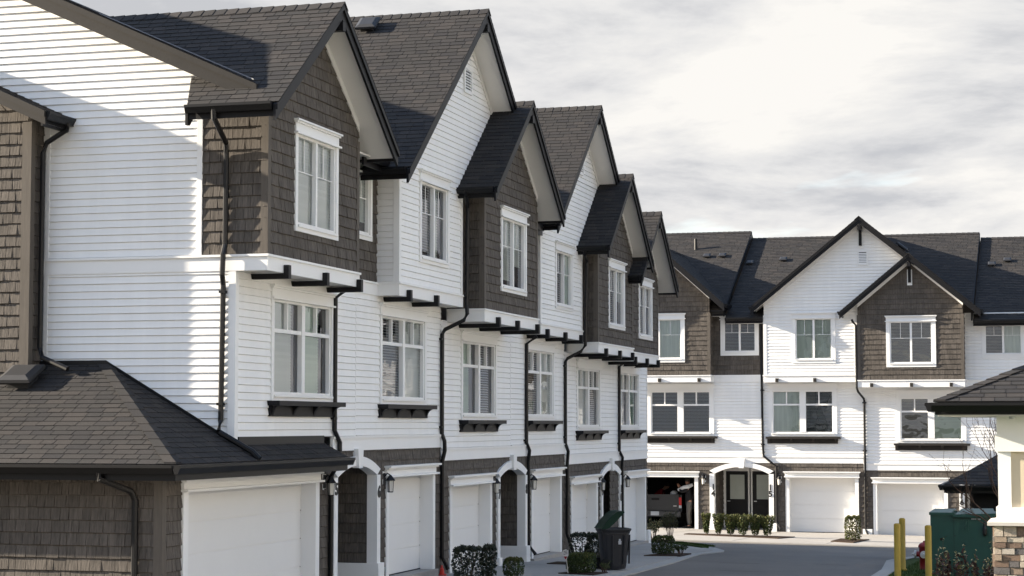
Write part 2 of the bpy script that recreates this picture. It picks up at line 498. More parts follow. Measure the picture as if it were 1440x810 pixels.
def gable(U, RF, xc, zpk, s, hl, hr, yf, ybl, ybr, wall_y, wx0, wx1, bracket='beam', gut=(1,1), gl=None, polyL=None, polyR=None, frieze=True, fbot=.24, soff='soffit', eave_z_wall=None):
    """front gable: ridge runs inward from yf; adds to roof mesh RF; wall_y = gable wall plane"""
    L = math.hypot(1, s)
    nl = Vector((-s,0,1)).normalized(); nr = Vector((s,0,1)).normalized()
    for sg, h, yb, pl in ((-1, hl, ybl, polyL), (1, hr, ybr, polyR)):
        n = nl if sg < 0 else nr
        P0 = (xc+sg*h, 0, zpk-s*h); ev = (-sg, 0, s); Ls = h*L
        poly = pl or [(yf-.03,0),(yb,0),(yb,Ls),(yf-.03,Ls)]
        clad(RF, P0, (0,1,0), ev, n, poly, **ROOF)
        # deck underneath
        d = M()
    ridge_caps(RF, (xc, yf-.04, zpk), (xc, max(ybl, ybr), zpk), s)
    fa = M(); th = .05
    for sg, h in ((-1, hl), (1, hr)):
        xe = xc+sg*(h+.03); ze = zpk-s*(h+.03)
        def par(y0, y1, top, bot):
            pts = [(xc, y0, zpk-top), (xe, y0, ze-top), (xe, y0, ze-bot), (xc, y0, zpk-bot)]
            fa.prism(pts, (0, y1-y0, 0))
        par(yf, yf+.04, .015, .015+fbot)
        par(yf-.028, yf-.001, .012, .012+.085)
        # eave fascia along y
        x = xc+sg*(h-.02); z = zpk-s*h
        yb = (ybl if sg < 0 else ybr) if gl is None else gl[0 if sg < 0 else 1]
        a, b = sorted((x, x-sg*.03))
        fa.box(a, b, yf+.041, yb, z-.20, z-.005)
    part('fascia', fa, MT['black'], U)
    for i, (sg, h) in enumerate(((-1, hl), (1, hr))):
        if gut[i]:
            gm = M()
            yb = (ybl if sg < 0 else ybr) if gl is None else gl[i]
            gutter_y(gm, xc+sg*(h-.015), yf+.05, yb, zpk-s*h-.0, sg)
            part('gutter', gm, MT['gutter'], U)
    so = M()
    for sg, h in ((-1, hl), (1, hr)):
        P0 = (xc+sg*(h-.03), 0, zpk-s*(h-.03)-.17); Ls = (h-.03)*L
        clad(so, P0, (0,1,0), (-sg,0,s), (-sg*s, 0, -1), [(yf+.041,0),(.06,0),(.06,Ls),(yf+.041,Ls)], kind='lap', exp=.10, t=.012)
    part('soffit', so, MT[soff], U)
    if frieze:
        f = M()
        for sg, h, wx in ((-1, hl, wx0), (1, hr, wx1)):
            zw = zpk - s*abs(wx-xc)
            pts = [(xc, wall_y-.03, zpk-.17), (wx, wall_y-.03, zw-.17), (wx, wall_y-.03, zw-.31), (xc, wall_y-.03, zpk-.31)]
            f.prism(pts, (0, .03, 0))
        part('frieze_board', f, MT[soff], U)
    b = M()
    zb_ = zpk-.42
    b.box(xc-.06, xc+.06, yf-.03, wall_y, zb_-.02, zb_+.12)
    if bracket == 'post':
        b.box(xc-.05, xc+.05, wall_y-.10, wall_y-.046, zb_-.55, zb_-.021)
        part('bracket_plate', M().box(xc-.085, xc+.085, wall_y-.045, wall_y-.02, zb_-.64, zb_-.10), MT['trim'], U)
    part('peak_bracket', b, MT['black'], U)

def band(U, m, x0, x1, y, z0, z1):
    m.box(x0, x1, y-.03, y+.02, z0, z1-.035); m.box(x0-.0, x1+.0, y-.055, y+.02, z1-.035, z1)

def beam(U, x, y_wall, y_front, z, w=.10, h=.085, up=.12):
    m = M(); m.box(x-w/2, x+w/2, y_front-.115, y_wall, z-h, z-.004); m.box(x-w/2, x+w/2, y_front-.115, y_front-.034, z-.004, z+up)
    part('bay_beam', m, MT['black'], U)

def bay(U, x0, x1, d, z0, z1, ztop, style, wins, gable_poly=None, sides=(1,1), side_ret=(0,0), side_top=None):
    """third-storey bay: z0..z1 white band, walls above; wins = holes on the front"""
    y = -d; ws = M(); bm = M()
    front = gable_poly or [(x0,z1),(x1,z1),(x1,ztop),(x0,ztop)]
    wallx(ws, 0, 0, 0, 0, y, wins, poly=front, style=style)
    st = side_top or ztop
    if sides[0]: wally(ws, x0, y, side_ret[0], z1, st, -1, style)
    if sides[1]: wally(ws, x1, y, side_ret[1], z1, st, 1, style)
    part('bay_wall', ws, MT['shake' if style == 'shake' else 'siding'], U)
    band(U, bm, x0-.03, x1+.03, y, z0, z1)
    for sx, sg, r in ((x0, -1, side_ret[0]), (x1, 1, side_ret[1])):
        a, b = sorted((sx+sg*.03, sx-sg*.01)); bm.box(a, b, y+.021, max(r, 0), z0, z1-.035)
        a, b = sorted((sx+sg*.055, sx-sg*.01)); bm.box(a, b, y-.05, max(r, 0), z1-.035+.0015, z1+.0015)
    part('band_board', bm, MT['trim'], U)
    part('bay_soffit', M().box(x0, x1, y, 0, z0+.02, z0+.05), MT['soffit'], U)
    cw = .09; tm = 'shaketrim' if style == 'shake' else 'trim'
    zt = (lambda x: ztop) if not callable(ztop) else ztop
    for sx, sg in ((x0, 1), (x1, -1)):
        cb = M()
        a, b = sorted((sx-sg*.024, sx+sg*cw)); cb.box(a, b, y-.024, y+.0, z1, ztop)
        a, b = sorted((sx-sg*.022, sx)); cb.box(a, b, y+.0005, y+cw, z1, ztop)
        part('corner_board', cb, MT[tm], U)

def louvre(U, x0, x1, z0, z1, y):
    m = M(); w = .05
    m.box(x0, x1, y-.03, y, z0, z0+w); m.box(x0, x1, y-.03, y, z1-w, z1); m.box(x0, x0+w, y-.03, y, z0+w, z1-w); m.box(x1-w, x1, y-.03, y, z0+w, z1-w)
    z = z0+w
    while z < z1-w-.02:
        m.prism([(x0+w,y-.025,z), (x0+w,y-.001,z+.035), (x0+w,y-.001,z+.045), (x0+w,y-.025,z+.01)], (x1-x0-2*w,0,0)); z += .055
    v = part('gable_vent', m, MT['trim'], U)
    part('vent_backing', M().box(x0+w, x1-w, y-.0015, y+.001, z0+w, z1-w), MT['num'], v)

def roof_vent(RO, c, ax, n, s=1.0, mt='vent'):
    """low box vent on a roof: c base centre, ax = downslope direction, n = normal"""
    c = Vector(c); ax = Vector(ax).normalized(); n = Vector(n).normalized(); sd = n.cross(ax)
    m = M()
    def P(a, b, h): return c + ax*a*s + sd*b*s + n*h*s
    base = [P(-.16,-.16,.005),P(.16,-.16,.005),P(.16,.16,.005),P(-.16,.16,.005)]
    top = [P(-.13,-.13,.11),P(.13,-.13,.11),P(.13,.13,.11),P(-.13,.13,.11)]
    i = m.add(base+top)
    for k in range(4): m.f.append((i+k, i+(k+1)%4, i+4+(k+1)%4, i+4+k))
    cap = [[P(a*q,b*q,h) for a, b in ((-1,-1),(1,-1),(1,1),(-1,1))] for q, h in ((.235,.10),(.25,.13),(.24,.17),(.16,.205))]
    rings = [m.add(r) for r in cap]
    for a, b in zip(rings, rings[1:]):
        for k in range(4): m.f.append((a+k, a+(k+1)%4, b+(k+1)%4, b+k))
    m.f.append(tuple(rings[0]+k for k in range(4))); m.f.append(tuple(rings[-1]+k for k in range(4)))
    v = part('roof_vent', m, MT[mt], RO)
    s = 0
    f = M(); f.poly(P(-.30,-.28,.014),P(.30,-.28,.014),P(.30,.28,.014),P(-.30,.28,.014)); part('vent_flange', f, MT['flash'], v) if s > 1 else None
    return v
MT['conc'] = mat('driveway_concrete', (.33,.31,.285), .85, .2, noise=(.45,.15), grain=(25,25,25,.35,.004))
MT['kerb'] = mat('kerb_concrete', (.35,.335,.31), .85, .2, noise=(.8,.12), grain=(30,30,30,.14,.003))
MT['road'] = mat('worn_asphalt', (.165,.150,.134), .9, .2, noise=(.25,.30), grain=(35,35,35,.55,.006))
MT['mulch'] = mat('bark_mulch', (.045,.03,.022), .95, .1, noise=(8,.4), grain=(60,60,60,.6,.02))
MT['grassm'] = mat('lawn_grass', (.045,.075,.02), .9, .1, noise=(5,.3), grain=(80,80,80,.5,.02))
MT['soil'] = mat('earth', (.12,.11,.09), .95, .1, noise=(.5,.2))
MT['stucco'] = mat('cream_panel', (.62,.53,.40), .8, .2, noise=(2,.04), bump=(120,.002))
MT['stone'] = mat('ledgestone', (.3,.25,.2), .9, .2, islandcols=[(.40,.34,.28),(.19,.135,.105),(.33,.26,.20),(.13,.12,.12),(.44,.385,.32),(.25,.19,.15),(.37,.33,.29),(.17,.15,.145)], island=.12, noise=(9,.22), grain=(60,60,60,.3,.008))
MT['mortar'] = mat('mortar', (.22,.20,.18), .95, .1)
MT['capstone'] = mat('cast_stone_cap', (.52,.49,.45), .85, .2, noise=(4,.08), bump=(60,.002))
MT['green'] = mat('green_cabinet_paint', (.010,.060,.046), .42, .45, noise=(2.2,.22), bump=(8,.002))
MT['yellow'] = mat('yellow_bollard_paint', (.36,.24,.022), .5, .4, noise=(5,.14))
MT['red'] = mat('red_hydrant_paint', (.23,.010,.012), .45, .45, noise=(9,.2))
MT['bin'] = mat('charcoal_bin_plastic', (.020,.0205,.024), .5, .4, noise=(4,.2))
MT['binlid'] = mat('dark_green_lid', (.006,.026,.015), .65, .2, noise=(4,.2))
MT['leaf'] = mat('hedge_leaf', (.03,.05,.015), .6, .3, islandcols=[(.020,.036,.010),(.052,.070,.016),(.034,.052,.012)], island=.35)
MT['leafy'] = mat('yellow_green_leaf', (.09,.1,.02), .6, .3, islandcols=[(.07,.075,.018),(.11,.105,.022),(.045,.055,.014)], island=.35)  # yellower green leaves, mostly for hedge tops and new growth
MT['leafdark'] = mat('dark_leaf', (.012,.018,.009), .5, .4, islandcols=[(.009,.013,.007),(.020,.028,.012),(.013,.02,.009)], island=.3)
MT['leafdull'] = mat('dull_olive_leaf', (.06,.065,.03), .7, .2, islandcols=[(.045,.05,.022),(.085,.085,.04),(.03,.035,.016)], island=.3)
MT['leafred'] = mat('maroon_leaf', (.06,.018,.015), .6, .3, islandcols=[(.05,.014,.012),(.09,.03,.022),(.03,.012,.010)], island=.3)
MT['bud'] = mat('pale_bud_leaf', (.26,.24,.10), .6, .3, islandcols=[(.30,.27,.13),(.20,.21,.07),(.36,.31,.17)], island=.2)
MT['twig'] = mat('brown_twig', (.11,.072,.055), .85, .2, noise=(20,.2))
MT['truck'] = mat('grey_truck_paint', (.030,.031,.033), .4, .35)
MT['chrome'] = mat('chrome_bumper', (.05,.05,.053), .45, .4, metal=.2)
MT['tail'] = mat('red_tail_lens', (.45,.012,.010), .2, .5)
MT['plate'] = mat('white_plate', (.42,.44,.47), .4, .4)
MT['rubber'] = mat('tyre_rubber', (.012,.012,.012), .85, .2)
MT['jacket'] = mat('black_jacket', (.012,.012,.014), .9, .1, bump=(30,.01))
MT['redcloth'] = mat('red_jacket', (.14,.007,.010), .85, .1, bump=(20,.01))
MT['skin'] = mat('skin', (.26,.14,.10), .6, .3)
MT['trouser'] = mat('grey_trousers', (.075,.072,.07), .85, .1, bump=(25,.01))
MT['hair'] = mat('dark_hair', (.015,.011,.009), .6, .3)
MT['redplastic'] = mat('red_plastic', (.55,.03,.02), .45, .4)
MT['signw'] = mat('white_sign_face', (.6,.58,.56), .5, .3)

def gz(X, Y): return .5 - .0245*(max(min(Y, 90), 0)-32) - .015*(max(min(X, 30), -40)+12)

# ================================================================== LEFT ROW
def front(U, x0, x1, zg, zl0, zl1, zc, win, gh, bx=None):
    w = M(); wallx(w, x0, x1, zl1, zc, 0, [win] if win else []); part('wall', w, MT['siding'], U)
    g = M(); wallx(g, x0 if bx is None else bx[2], x1, zg-.3, zl0+.01, 0, gh, style='shake'); part('ground_wall', g, MT['shake'], U)
    b = M(); a, c = (x0, x1) if bx is None else bx[:2]
    b.box(a, c, -.028, .02, zl0, zl1-.04); b.box(a, c, -.05, .02, zl1-.04, zl1); part('belly_band', b, MT['trim'], U)

def inset(x0, x1, z0, z1, k=.05): return (x0+k, x1-k, z0+k, z1-k)
def ghole(x0, x1, zb, zh): return (x0-.08, x1+.08, zb-1, zh+.1)

def rail(m, y0, y1): pass

def lw(k, a=0., b=1., z=0.): return (k, a, b, z)

# ---- unit 1 (end house, with the hip-roofed garage)
def unit1():
    zb = .56
    U = thing('townhouse', ROWA, (29.5, 0, zb), 'nearest townhouse, with the wide hip-roofed garage in front of its long white end wall', 'townhouse', 'townhouses along the left side of the lane')
    RF = M()
    front(U, 27, 32.05, zb, 2.86, 3.10, 5.58, inset(28.33,30.95,3.66,5.44), [ghole(25.42,30.2,zb,2.42)] + arch_holes(30.95,33.2,zb,2.52,.24), bx=(30.95,32.05,24.65))
    window(U, 28.33, 30.95, 3.66, 5.43, 0, 'double', [lw('blind',0,.78), lw('blindg',.0,.72)], mull=.13)
    shelf(U, 28.28, 30.95, 3.665, 0)
    bay(U, 27.0, 30.8, .5, 5.56, 5.80, 7.98, 'shake', [inset(28.02,29.83,6.24,7.93)], sides=(1,1), side_ret=(.53,0),
        gable_poly=[(27.0,5.80),(30.8,5.80),(30.8,8.28),(28.88,9.73),(27.0,8.3)], side_top=8.3)
    window(U, 28.02, 29.83, 6.24, 7.93, -.5, 'slider', [lw('blind'), lw('blind')])
    for x in (27.62, 29.2, 30.72): beam(U, x, 0, -.5, 5.56)
    # recess
    rw = M(); wallx(rw, 30.8, 33.1, 5.80, 8.3, 0, [inset(31.43,32.79,6.5,7.82)], style='shake'); part('recess_wall', rw, MT['shake'], U)
    rb = M(); band(U, rb, 30.83, 33.07, 0, 5.57, 5.80); part('recess_band', rb, MT['trim'], U)
    window(U, 31.43, 32.79, 6.5, 7.82, 0, 'slider', [lw('blindd'), lw('blind',0,1,.2)], head=.16)
    part('recess_soffit', M().box(30.8, 33.1, -.5, 0, 7.80, 7.83), MT['soffit'], U)
    g = M(); gutter_x(g, 31.45, 32.3, -.42, 7.86); g.box(31.3, 32.5, -.42, -.38, 7.66, 7.86); part('valley_gutter', g, MT['gutter'], U)
    # end wall
    e = M()
    wally(e, 27, 0, 13, 2.6, 5.58, -1)
    zr = lambda y: 9.1 + .45*(y-1.38) - .2
    wally(e, 27, .53, 13, 5.80, 9, -1, poly=[(.53,5.80),(13,5.80),(13,zr(.8)),(6.9,zr(6.9)),(.53,zr(.53))])
    part('end_wall', e, MT['siding'], U)
    bb = M(); bb.box(26.97, 27.01, .532, 13, 5.56, 5.765); bb.box(26.945, 27.01, .532, 13, 5.765, 5.80)
    part('end_band', bb, MT['trim'], U)
    cb = M(); cb.box(26.975, 27.0, .535, .62, 5.801, 8.2); part('end_corner_board', cb, MT['trim'], U)
    cb = M(); cb.box(26.974, 27.0, -.001, .09, 2.9, 5.559); cb.box(26.974, 27.09, -.027, -.0015, 2.9, 5.559)
    part('end_corner_board', cb, MT['trim'], U)
    # gable roof
    LG = 2.62*math.hypot(1,.748)
    gable(U, RF, 28.88, 9.88, .748, 2.62, 2.62, -.95, 3.3, 6.0, -.5, 27.0, 30.8, gl=(.45, -.02),
          polyL=[(-.98,.98),(.75,.98),(3.3,LG),(-.98,LG)])
    clad(RF, (26.26,0,9.88-.748*2.62), (0,1,0), (1,0,.748), (-.748,0,1), [(-.98,0),(.45,0),(.75,.98),(-.98,.98)], **ROOF)
    # main roof
    L = 7.05*math.hypot(1,.45)
    clad(RF, (0,-.46,8.27), (1,0,0), (0,1,.45), (0,-.45,1), [(26.62,0),(29.5,.75),(30.2,1.2),(30.2,L+.34),(26.62,L+.34)], **ROOF)
    clad(RF, (0,13.95,8.41), (1,0,0), (0,-1,.45), (0,.45,1), [(26.62,0),(30.2,0),(30.2,L),(26.62,L)], kind='flat')
    RF.poly((30.2,1.0,8.93),(36.9,1.0,8.93),(36.9,6.9,11.58),(30.2,6.9,11.58)); RF.poly((30.2,12.8,8.93),(36.9,12.8,8.93),(36.9,6.9,11.58),(30.2,6.9,11.58))
    RF.poly((30.2,1.0,8.93),(36.9,1.0,8.93),(36.9,1.0,7.6),(30.2,1.0,7.6))
    # bump-out roof
    Lb = 3.65*math.hypot(1,.45)
    clad(RF, (0,2.75,7.95), (1,0,0), (0,1,.45), (0,-.45,1), [(26.17,0),(27,0),(27,Lb),(26.17,Lb)], **ROOF)
    clad(RF, (0,10.05,7.95), (1,0,0), (0,-1,.45), (0,.45,1), [(26.17,0),(27,0),(27,Lb),(26.17,Lb)], kind='flat')
    # garage hip roof
    xe, ye, ez = 24.18, -.43, 2.77; ya = 2.07; zt = 4.2
    s1 = (zt-ez)/(27-xe); s2 = (zt-ez)/(ya-ye); L1 = math.hypot(1,s1); L2 = math.hypot(1,s2)
    clad(RF, (xe,0,ez), (0,1,0), (1,0,s1), (-s1,0,1), [(ye,0),(8.5,0),(8.5,(27-xe)*L1),(ya,(27-xe)*L1)], **ROOF)
    clad(RF, (0,ye,ez), (1,0,0), (0,1,s2), (0,-s2,1), [(xe,0),(27,0),(27,(ya-ye)*L2)], **ROOF)
    clad(RF, (0,ye,ez), (1,0,0), (0,1,s2), (0,-s2,1), [(27,0),(30.62,0),(30.52,-ye*L2),(27,-ye*L2)], **ROOF)
    RF.poly((30.62,ye,ez),(30.52,0,ez-ye*s2),(30.62,0,ez))
    n = 14
    for k in range(n):                     # hip caps
        t0, t1 = k/n, min((k+1)/n+.02, 1)
        a = Vector((xe+(27-xe)*t0, ye+(ya-ye)*t0, ez+(zt-ez)*t0+.036)); b = Vector((xe+(27-xe)*t1, ye+(ya-ye)*t1, ez+(zt-ez)*t1+.020))
        for o in (Vector((0,.17,-.0)), Vector((.17,0,0))):
            RF.poly(a, b, b+o, a+o); RF.poly(a, a+o, a+o-Vector((0,0,.035)), a-Vector((0,0,.035)))
    roof = part('roof', RF, MT['shingle'], U)
    roof_vent(roof, (26.42,3.13,ez+s1*(26.42-xe)), (-1,0,-s1), (-s1,0,1), 1.1)
    fl = M()
    fl.box(27.1, 30.52, -.045, -.02, 3.0, 3.12); fl.prism([(26.985,2.07,4.17),(26.985,0,2.98),(26.985,0,3.07),(26.985,2.07,4.26)], (-.02,0,0)); fl.box(26.965, 26.985, 2.07, 3.2, 4.17, 4.26)
    part('wall_flashing', fl, MT['gutter'], roof)
    va = Vector((26.66,-.42,8.33)); vb = Vector((28.8,3.22,9.94))
    part('valley_flashing', M().tube([va, vb], .011, 5), MT['flash'], roof)
    # main rake board + bump-out rake
    rk = M()
    for (xx, yA, zA, yB, zB, dep) in ((26.62, -.49, 8.26, 6.9, 11.59, .27), (26.17, 2.70, 7.94, 6.4, 9.60, .20)):
        rk.prism([(xx,yA,zA-.012),(xx,yB,zB-.012),(xx,yB,zB-.012-dep),(xx,yA,zA-.012-dep)], (.05,0,0))
        rk.prism([(xx-.03,yA,zA-.008),(xx-.03,yB,zB-.008),(xx-.03,yB,zB-.10),(xx-.03,yA,zA-.10)], (.029,0,0))
        yC = 2*yB - yA
        rk.prism([(xx,yC,zA-.012),(xx,yB,zB-.012),(xx,yB,zB-.012-dep),(xx,yC,zA-.012-dep)], (.05,0,0))
    part('rake_board', rk, MT['rake'], U)
    so = M()
    so.poly((26.67,-.15,8.2),(27,-.15,8.2),(27,6.9,11.37),(26.67,6.9,11.37)); so.poly((26.67,13.9,8.2),(27,13.9,8.2),(27,6.9,11.37),(26.67,6.9,11.37))
    so.poly((26.22,2.75,7.76),(27,2.75,7.76),(27,6.4,9.4),(26.22,6.4,9.4))
    so.box(24.22, 24.65, -.38, 8.4, 2.58, 2.61); so.box(24.65, 30.55, -.38, 0, 2.58, 2.61)
    part('eave_soffit', so, MT['soffit'], U)
    # bump-out wall
    bw = M(); zz = lambda y: 7.95+.45*(y-2.75)-.2
    wally(bw, 26.6, 3.18, 9.62, 3.7, 9, -1, 'shake', poly=[(3.18,3.9),(9.62,3.9),(9.62,zz(3.18)),(6.4,zz(6.4)),(3.18,zz(3.18))])
    wallx(bw, 26.6, 27, 3.9, 7.9, 3.18, style='shake')
    part('bump_out_wall', bw, MT['shake'], U)
    cb = M(); cb.box(26.572,26.6,3.17,3.30,4.05,7.85); cb.box(26.572,26.69,3.145,3.17,4.05,7.85)
    part('bump_out_corner_board', cb, MT['shaketrim'], U)
    part('end_wall_trim', M().box(26.975, 27.0, 3.06, 3.12, 4.2, 7.8), MT['trim'], U)
    # gutters
    g = M(); gutter_x(g, xe-.12, 30.62, ye, ez-.005); gutter_y(g, xe, ye, 8.5, ez-.005, -1); g.box(xe+.005,30.6,ye+.005,ye+.04,ez-.215,ez-.006); g.box(xe+.005,xe+.04,ye+.041,8.5,ez-.215,ez-.006)
    part('garage_gutter', g, MT['gutter'], U)
    g = M(); gutter_x(g, 26.2, 27.0, 2.76, 7.93); g.box(26.225,27,2.762,2.80,7.72,7.93); part('bump_out_gutter', g, MT['gutter'], U)
    g = M(); g.prism([(26.26,.44,7.92),(26.26,.44,7.64),(26.34,.44,7.64),(26.62,.44,7.92)], (0,.04,0)); part('gutter_return', g, MT['black'], U)
    # garage wing walls
    gw = M(); wally(gw, 24.65, 0, 8.5, .1, 2.63, -1, 'shake'); part('garage_side_wall', gw, MT['shake'], U)
    gc = M(); gc.box(24.62,24.65,-.001,.10,.1,2.59); gc.box(24.62,24.74,-.03,-.0015,.1,2.59); part('garage_corner_board', gc, MT['shaketrim'], U)
    garage(U, 25.42, 30.18, zb, 2.37, tr=.16)
    arch(U, 30.95, 33.2, zb, 2.52, .24)
    lantern(U, 30.62, 0, 2.24)
    number(U, '5', 31.04, -.067, 2.14)
    downspout(U, [(26.2,.0,7.84),(26.2,.0,7.72),(26.90,.12,7.45),(26.94,.13,7.3),(26.94,.135,5.95),(26.88,.14,5.8),(26.88,.15,5.5),(26.94,.16,5.35),(26.94,.18,3.36),(26.78,.14,3.2)], straps=[(26.95,.16,5.25),(26.95,.18,3.6)])
    downspout(U, [(26.8,.14,3.19),(26.95,-.33,2.90),(26.95,-.44,2.80)], r=.045)
    downspout(U, [(30.9,-.3,5.55),(30.96,-.055,5.4),(30.96,-.055,3.2),(31.15,-.075,3.0),(31.15,-.075,2.85)], straps=[(30.96,-.03,3.4)])
    downspout(U, [(30.5,-.3,2.66),(30.80,-.06,2.45),(30.80,-.06,zb+.1),(30.85,-.25,zb+.02)])
    downspout(U, [(26.8,2.68,7.83),(26.8,2.68,7.74),(26.8,3.02,7.55),(26.8,3.08,7.4),(26.8,3.08,4.45),(26.7,2.98,4.30),(26.6,2.5,4.12)])
    downspout(U, [(24.12,.66,2.66),(24.12,.66,2.58),(24.54,.40,2.40),(24.59,.36,2.28),(24.59,.36,.4)], r=.045)
    br = M().box(27.1,56,12.9,13,0,8.9); br2 = part('rear_wall', M().box(27.1,36.7,12.95,13.0,0,9), MT['siding'], U)
    return U
unit1()

def white_unit(pair_label, x0, x1, zb, zl0, win, fills, garx, zh, bx0, bx1, bz, d, w3, f3, gb, lant, num, numx, arch_h, vent, beams, shelfx, wz, bandx0=None, lbl='', extra=None):
    U = thing('townhouse', ROWA, ((x0+x1)/2, 0, zb), lbl, 'townhouse', 'townhouses along the left side of the lane')
    RF = M()
    front(U, x0, x1, zb, zl0, zl0+.25, bz+.02, inset(*win), [ghole(*garx,zb,zh)] + arch_h, bx=None)
    window(U, *win, 0, 'double', fills)
    shelf(U, shelfx[0], shelfx[1], win[2], 0)
    bay(U, bx0, bx1, d, bz, bz+.24, bz+2.30, 'lap', [inset(*w3)])
    window(U, *w3, -d, 'slider', f3)
    for x in beams: beam(U, x, 0, -d, bz)
    xc, zpk, s, hl, hr, yf = gb
    gw = M(); zt0 = bz+2.30; zap = zpk-.17
    wallx(gw, 0,0,0,0, -d, [], poly=[(bx0,zt0),(xc+hr*.97,zt0),(xc+hr*.97,zap-s*hr*.97),(xc,zap),(bx0,zap-s*(xc-bx0))], start=bz+.24+.112*18)
    part('gable_wall', gw, MT['siding'], U)
    gable(U, RF, xc, zpk, s, hl, hr, yf, 6.8, 6.8, -d, bx0, xc+hr*.96, gl=(0, yf+.06), gut=(1,0))
    part('roof', RF, MT['shingle'], U)
    if vent: louvre(U, *vent, -d-.018)
    garage(U, *garx, zb, zh)
    lantern(U, *lant)
    if num: number(U, num, numx, -.067, lant[2]-.17)
    part('rear_wall', M().box(x0, x1, 12.95, 13.0, 0, 9), MT['siding'], U)
    if extra: extra(U, RF)
    return U

def ex2(U, RF):
    roof = [c for c in U.children if c.name.startswith('roof')][0]
    roof_vent(roof, (36.5,1.41,11.08), (-1,0,-.79), (-.79,0,1), .85)
    # gutter of the bay on the right comes down here
    downspout(U, [(36.45,-.62,7.80),(36.5,-.6,7.7),(36.86,-.52,7.5),(36.86,-.50,5.62),(36.84,-.52,5.45),(36.82,-.46,5.32),(36.74,-.10,5.14),(36.70,-.055,5.05),(36.70,-.055,3.12),(36.72,-.10,2.98),(36.74,-.10,2.8),(36.72,-.06,2.6),(36.72,-.06,.75),(36.80,-.15,.52)], straps=[(36.86,-.46,5.8),(36.70,-.03,4.95),(36.7,-.03,3.25)])
white_unit('A', 32.05, 36.75, .56, 2.86, (33.25,35.82,3.66,5.43), [lw('blindd'), lw('blind')], (33.72,36.20), 2.36, 33.1, 36.8, 5.57, .41,
    (34.2,35.95,6.25,7.93), [lw('blindd'), lw('blind',0,.55)], (36.9,11.4,.79,4.65,2.2,-.9), (33.52,0,2.20), '6', 33.115, arch_holes(30.95,33.2,.56,2.52,.24),
    (36.87,37.37,9.80,10.32), (33.5, 35.05), (33.22,35.82), 0, lbl='second townhouse from the camera, white gable with a louvred vent above unit number 6', extra=ex2)

def dark_unit(x0, x1, zb, zl0, win, fills, garx, zh, bx0, bx1, bz, d, w3, f3, gb, lant, num, numx, archx, zs, beams, shelfx, lbl, recess=None, btop=None, numz=0, extra=None, lmat=None, polyL=None, ybl=6.0):
    U = thing('townhouse', ROWA, ((x0+x1)/2, 0, zb), lbl, 'townhouse', 'townhouses along the left side of the lane')
    RF = M()
    front(U, x0, x1, zb, zl0, zl0+.24, bz+.02, inset(*win), [ghole(*garx,zb,zh)] + (arch_holes(archx[0],archx[1],zb,zs,.24) if archx else []))
    window(U, *win, 0, 'double', fills)
    shelf(U, shelfx[0], shelfx[1], win[2], 0)
    xc, zpk, s, hl, hr, yf = gb
    ze = zpk-.16
    bay(U, bx0, bx1, d, bz, bz+.25, btop, 'shake', [inset(*w3)], gable_poly=[(bx0,bz+.25),(bx1,bz+.25),(bx1,ze-s*(bx1-xc)),(xc,ze),(bx0,ze-s*(xc-bx0))], side_top=zpk-s*(bx1-xc)-.15)
    window(U, *w3, -d, 'slider', f3)
    for x in beams: beam(U, x, 0, -d, bz)
    gable(U, RF, xc, zpk, s, hl, hr, yf, ybl, 6.0, -d, bx0, bx1, gl=(-.41, -.02))
    part('roof', RF, MT['shingle'], U)
    garage(U, *garx, zb, zh)
    if archx: arch(U, archx[0], archx[1], zb, zs, .24, doors=True)
    lantern(U, *lant)
    if num: number(U, num, numx, -.067, lant[2]-.22)
    if recess:
        r0, r1, rz = recess
        rw = M(); wallx(rw, r0, r1, bz+.25, rz+.35, 0, style='shake'); part('recess_wall', rw, MT['shake'], U)
        rb = M(); band(U, rb, r0+.03, r1-.03, 0, bz, bz+.25); part('recess_band', rb, MT['trim'], U)
        part('recess_soffit', M().box(r0, r1, -.5, 0, rz-.15, rz-.12), MT['soffit'], U)
        g = M(); gutter_x(g, r0+.5, r1-.1, -.45, rz-.1); g.box(r0+.45, r1+.1, -.45, -.41, rz-.3, rz-.1); part('valley_gutter', g, MT['gutter'], U)
    part('rear_wall', M().box(x0, x1, 12.95, 13.0, 0, 9), MT['siding'], U)
    if extra: extra(U, RF)
    return U

def ex3(U, RF):
    rr = M(); rr.poly((36.9,1.0,8.6),(46.3,1.0,8.6),(46.3,6.9,11.3),(36.9,6.9,11.3)); rr.poly((36.9,12.8,8.6),(46.3,12.8,8.6),(46.3,6.9,11.3),(36.9,6.9,11.3)); part('main_roof', rr, MT['shingle'], U)
    downspout(U, [(42.77,-.3,5.26),(42.79,-.055,5.1),(42.77,-.055,2.9),(42.90,-.09,2.72),(42.93,-.06,2.5),(42.93,-.06,.62),(43.0,-.2,.42)], straps=[(42.77,-.03,2.95)])
dark_unit(36.75, 41.63, .30, 2.60, (38.03,40.54,3.39,5.17), [lw('blindg',0,.62), lw('blindd',0,.8)], (37.42,40.02), 2.09, 37.17, 41.1, 5.31, .75,
    (38.3,40.2,5.98,7.68), [lw('blind',0,1,.1), lw('blind',0,.9,.35)], (39.13,9.92,.79,2.6,2.6,-1.2), (40.18,0,1.96), '7', 40.61, (40.53,42.83), 2.28,
    (37.95, 39.35, 40.9), (37.98,40.54), 'third townhouse along the lane, dark shake bay standing before the tallest white gable', recess=(41.1,42.6,7.8), btop=7.85, extra=ex3)

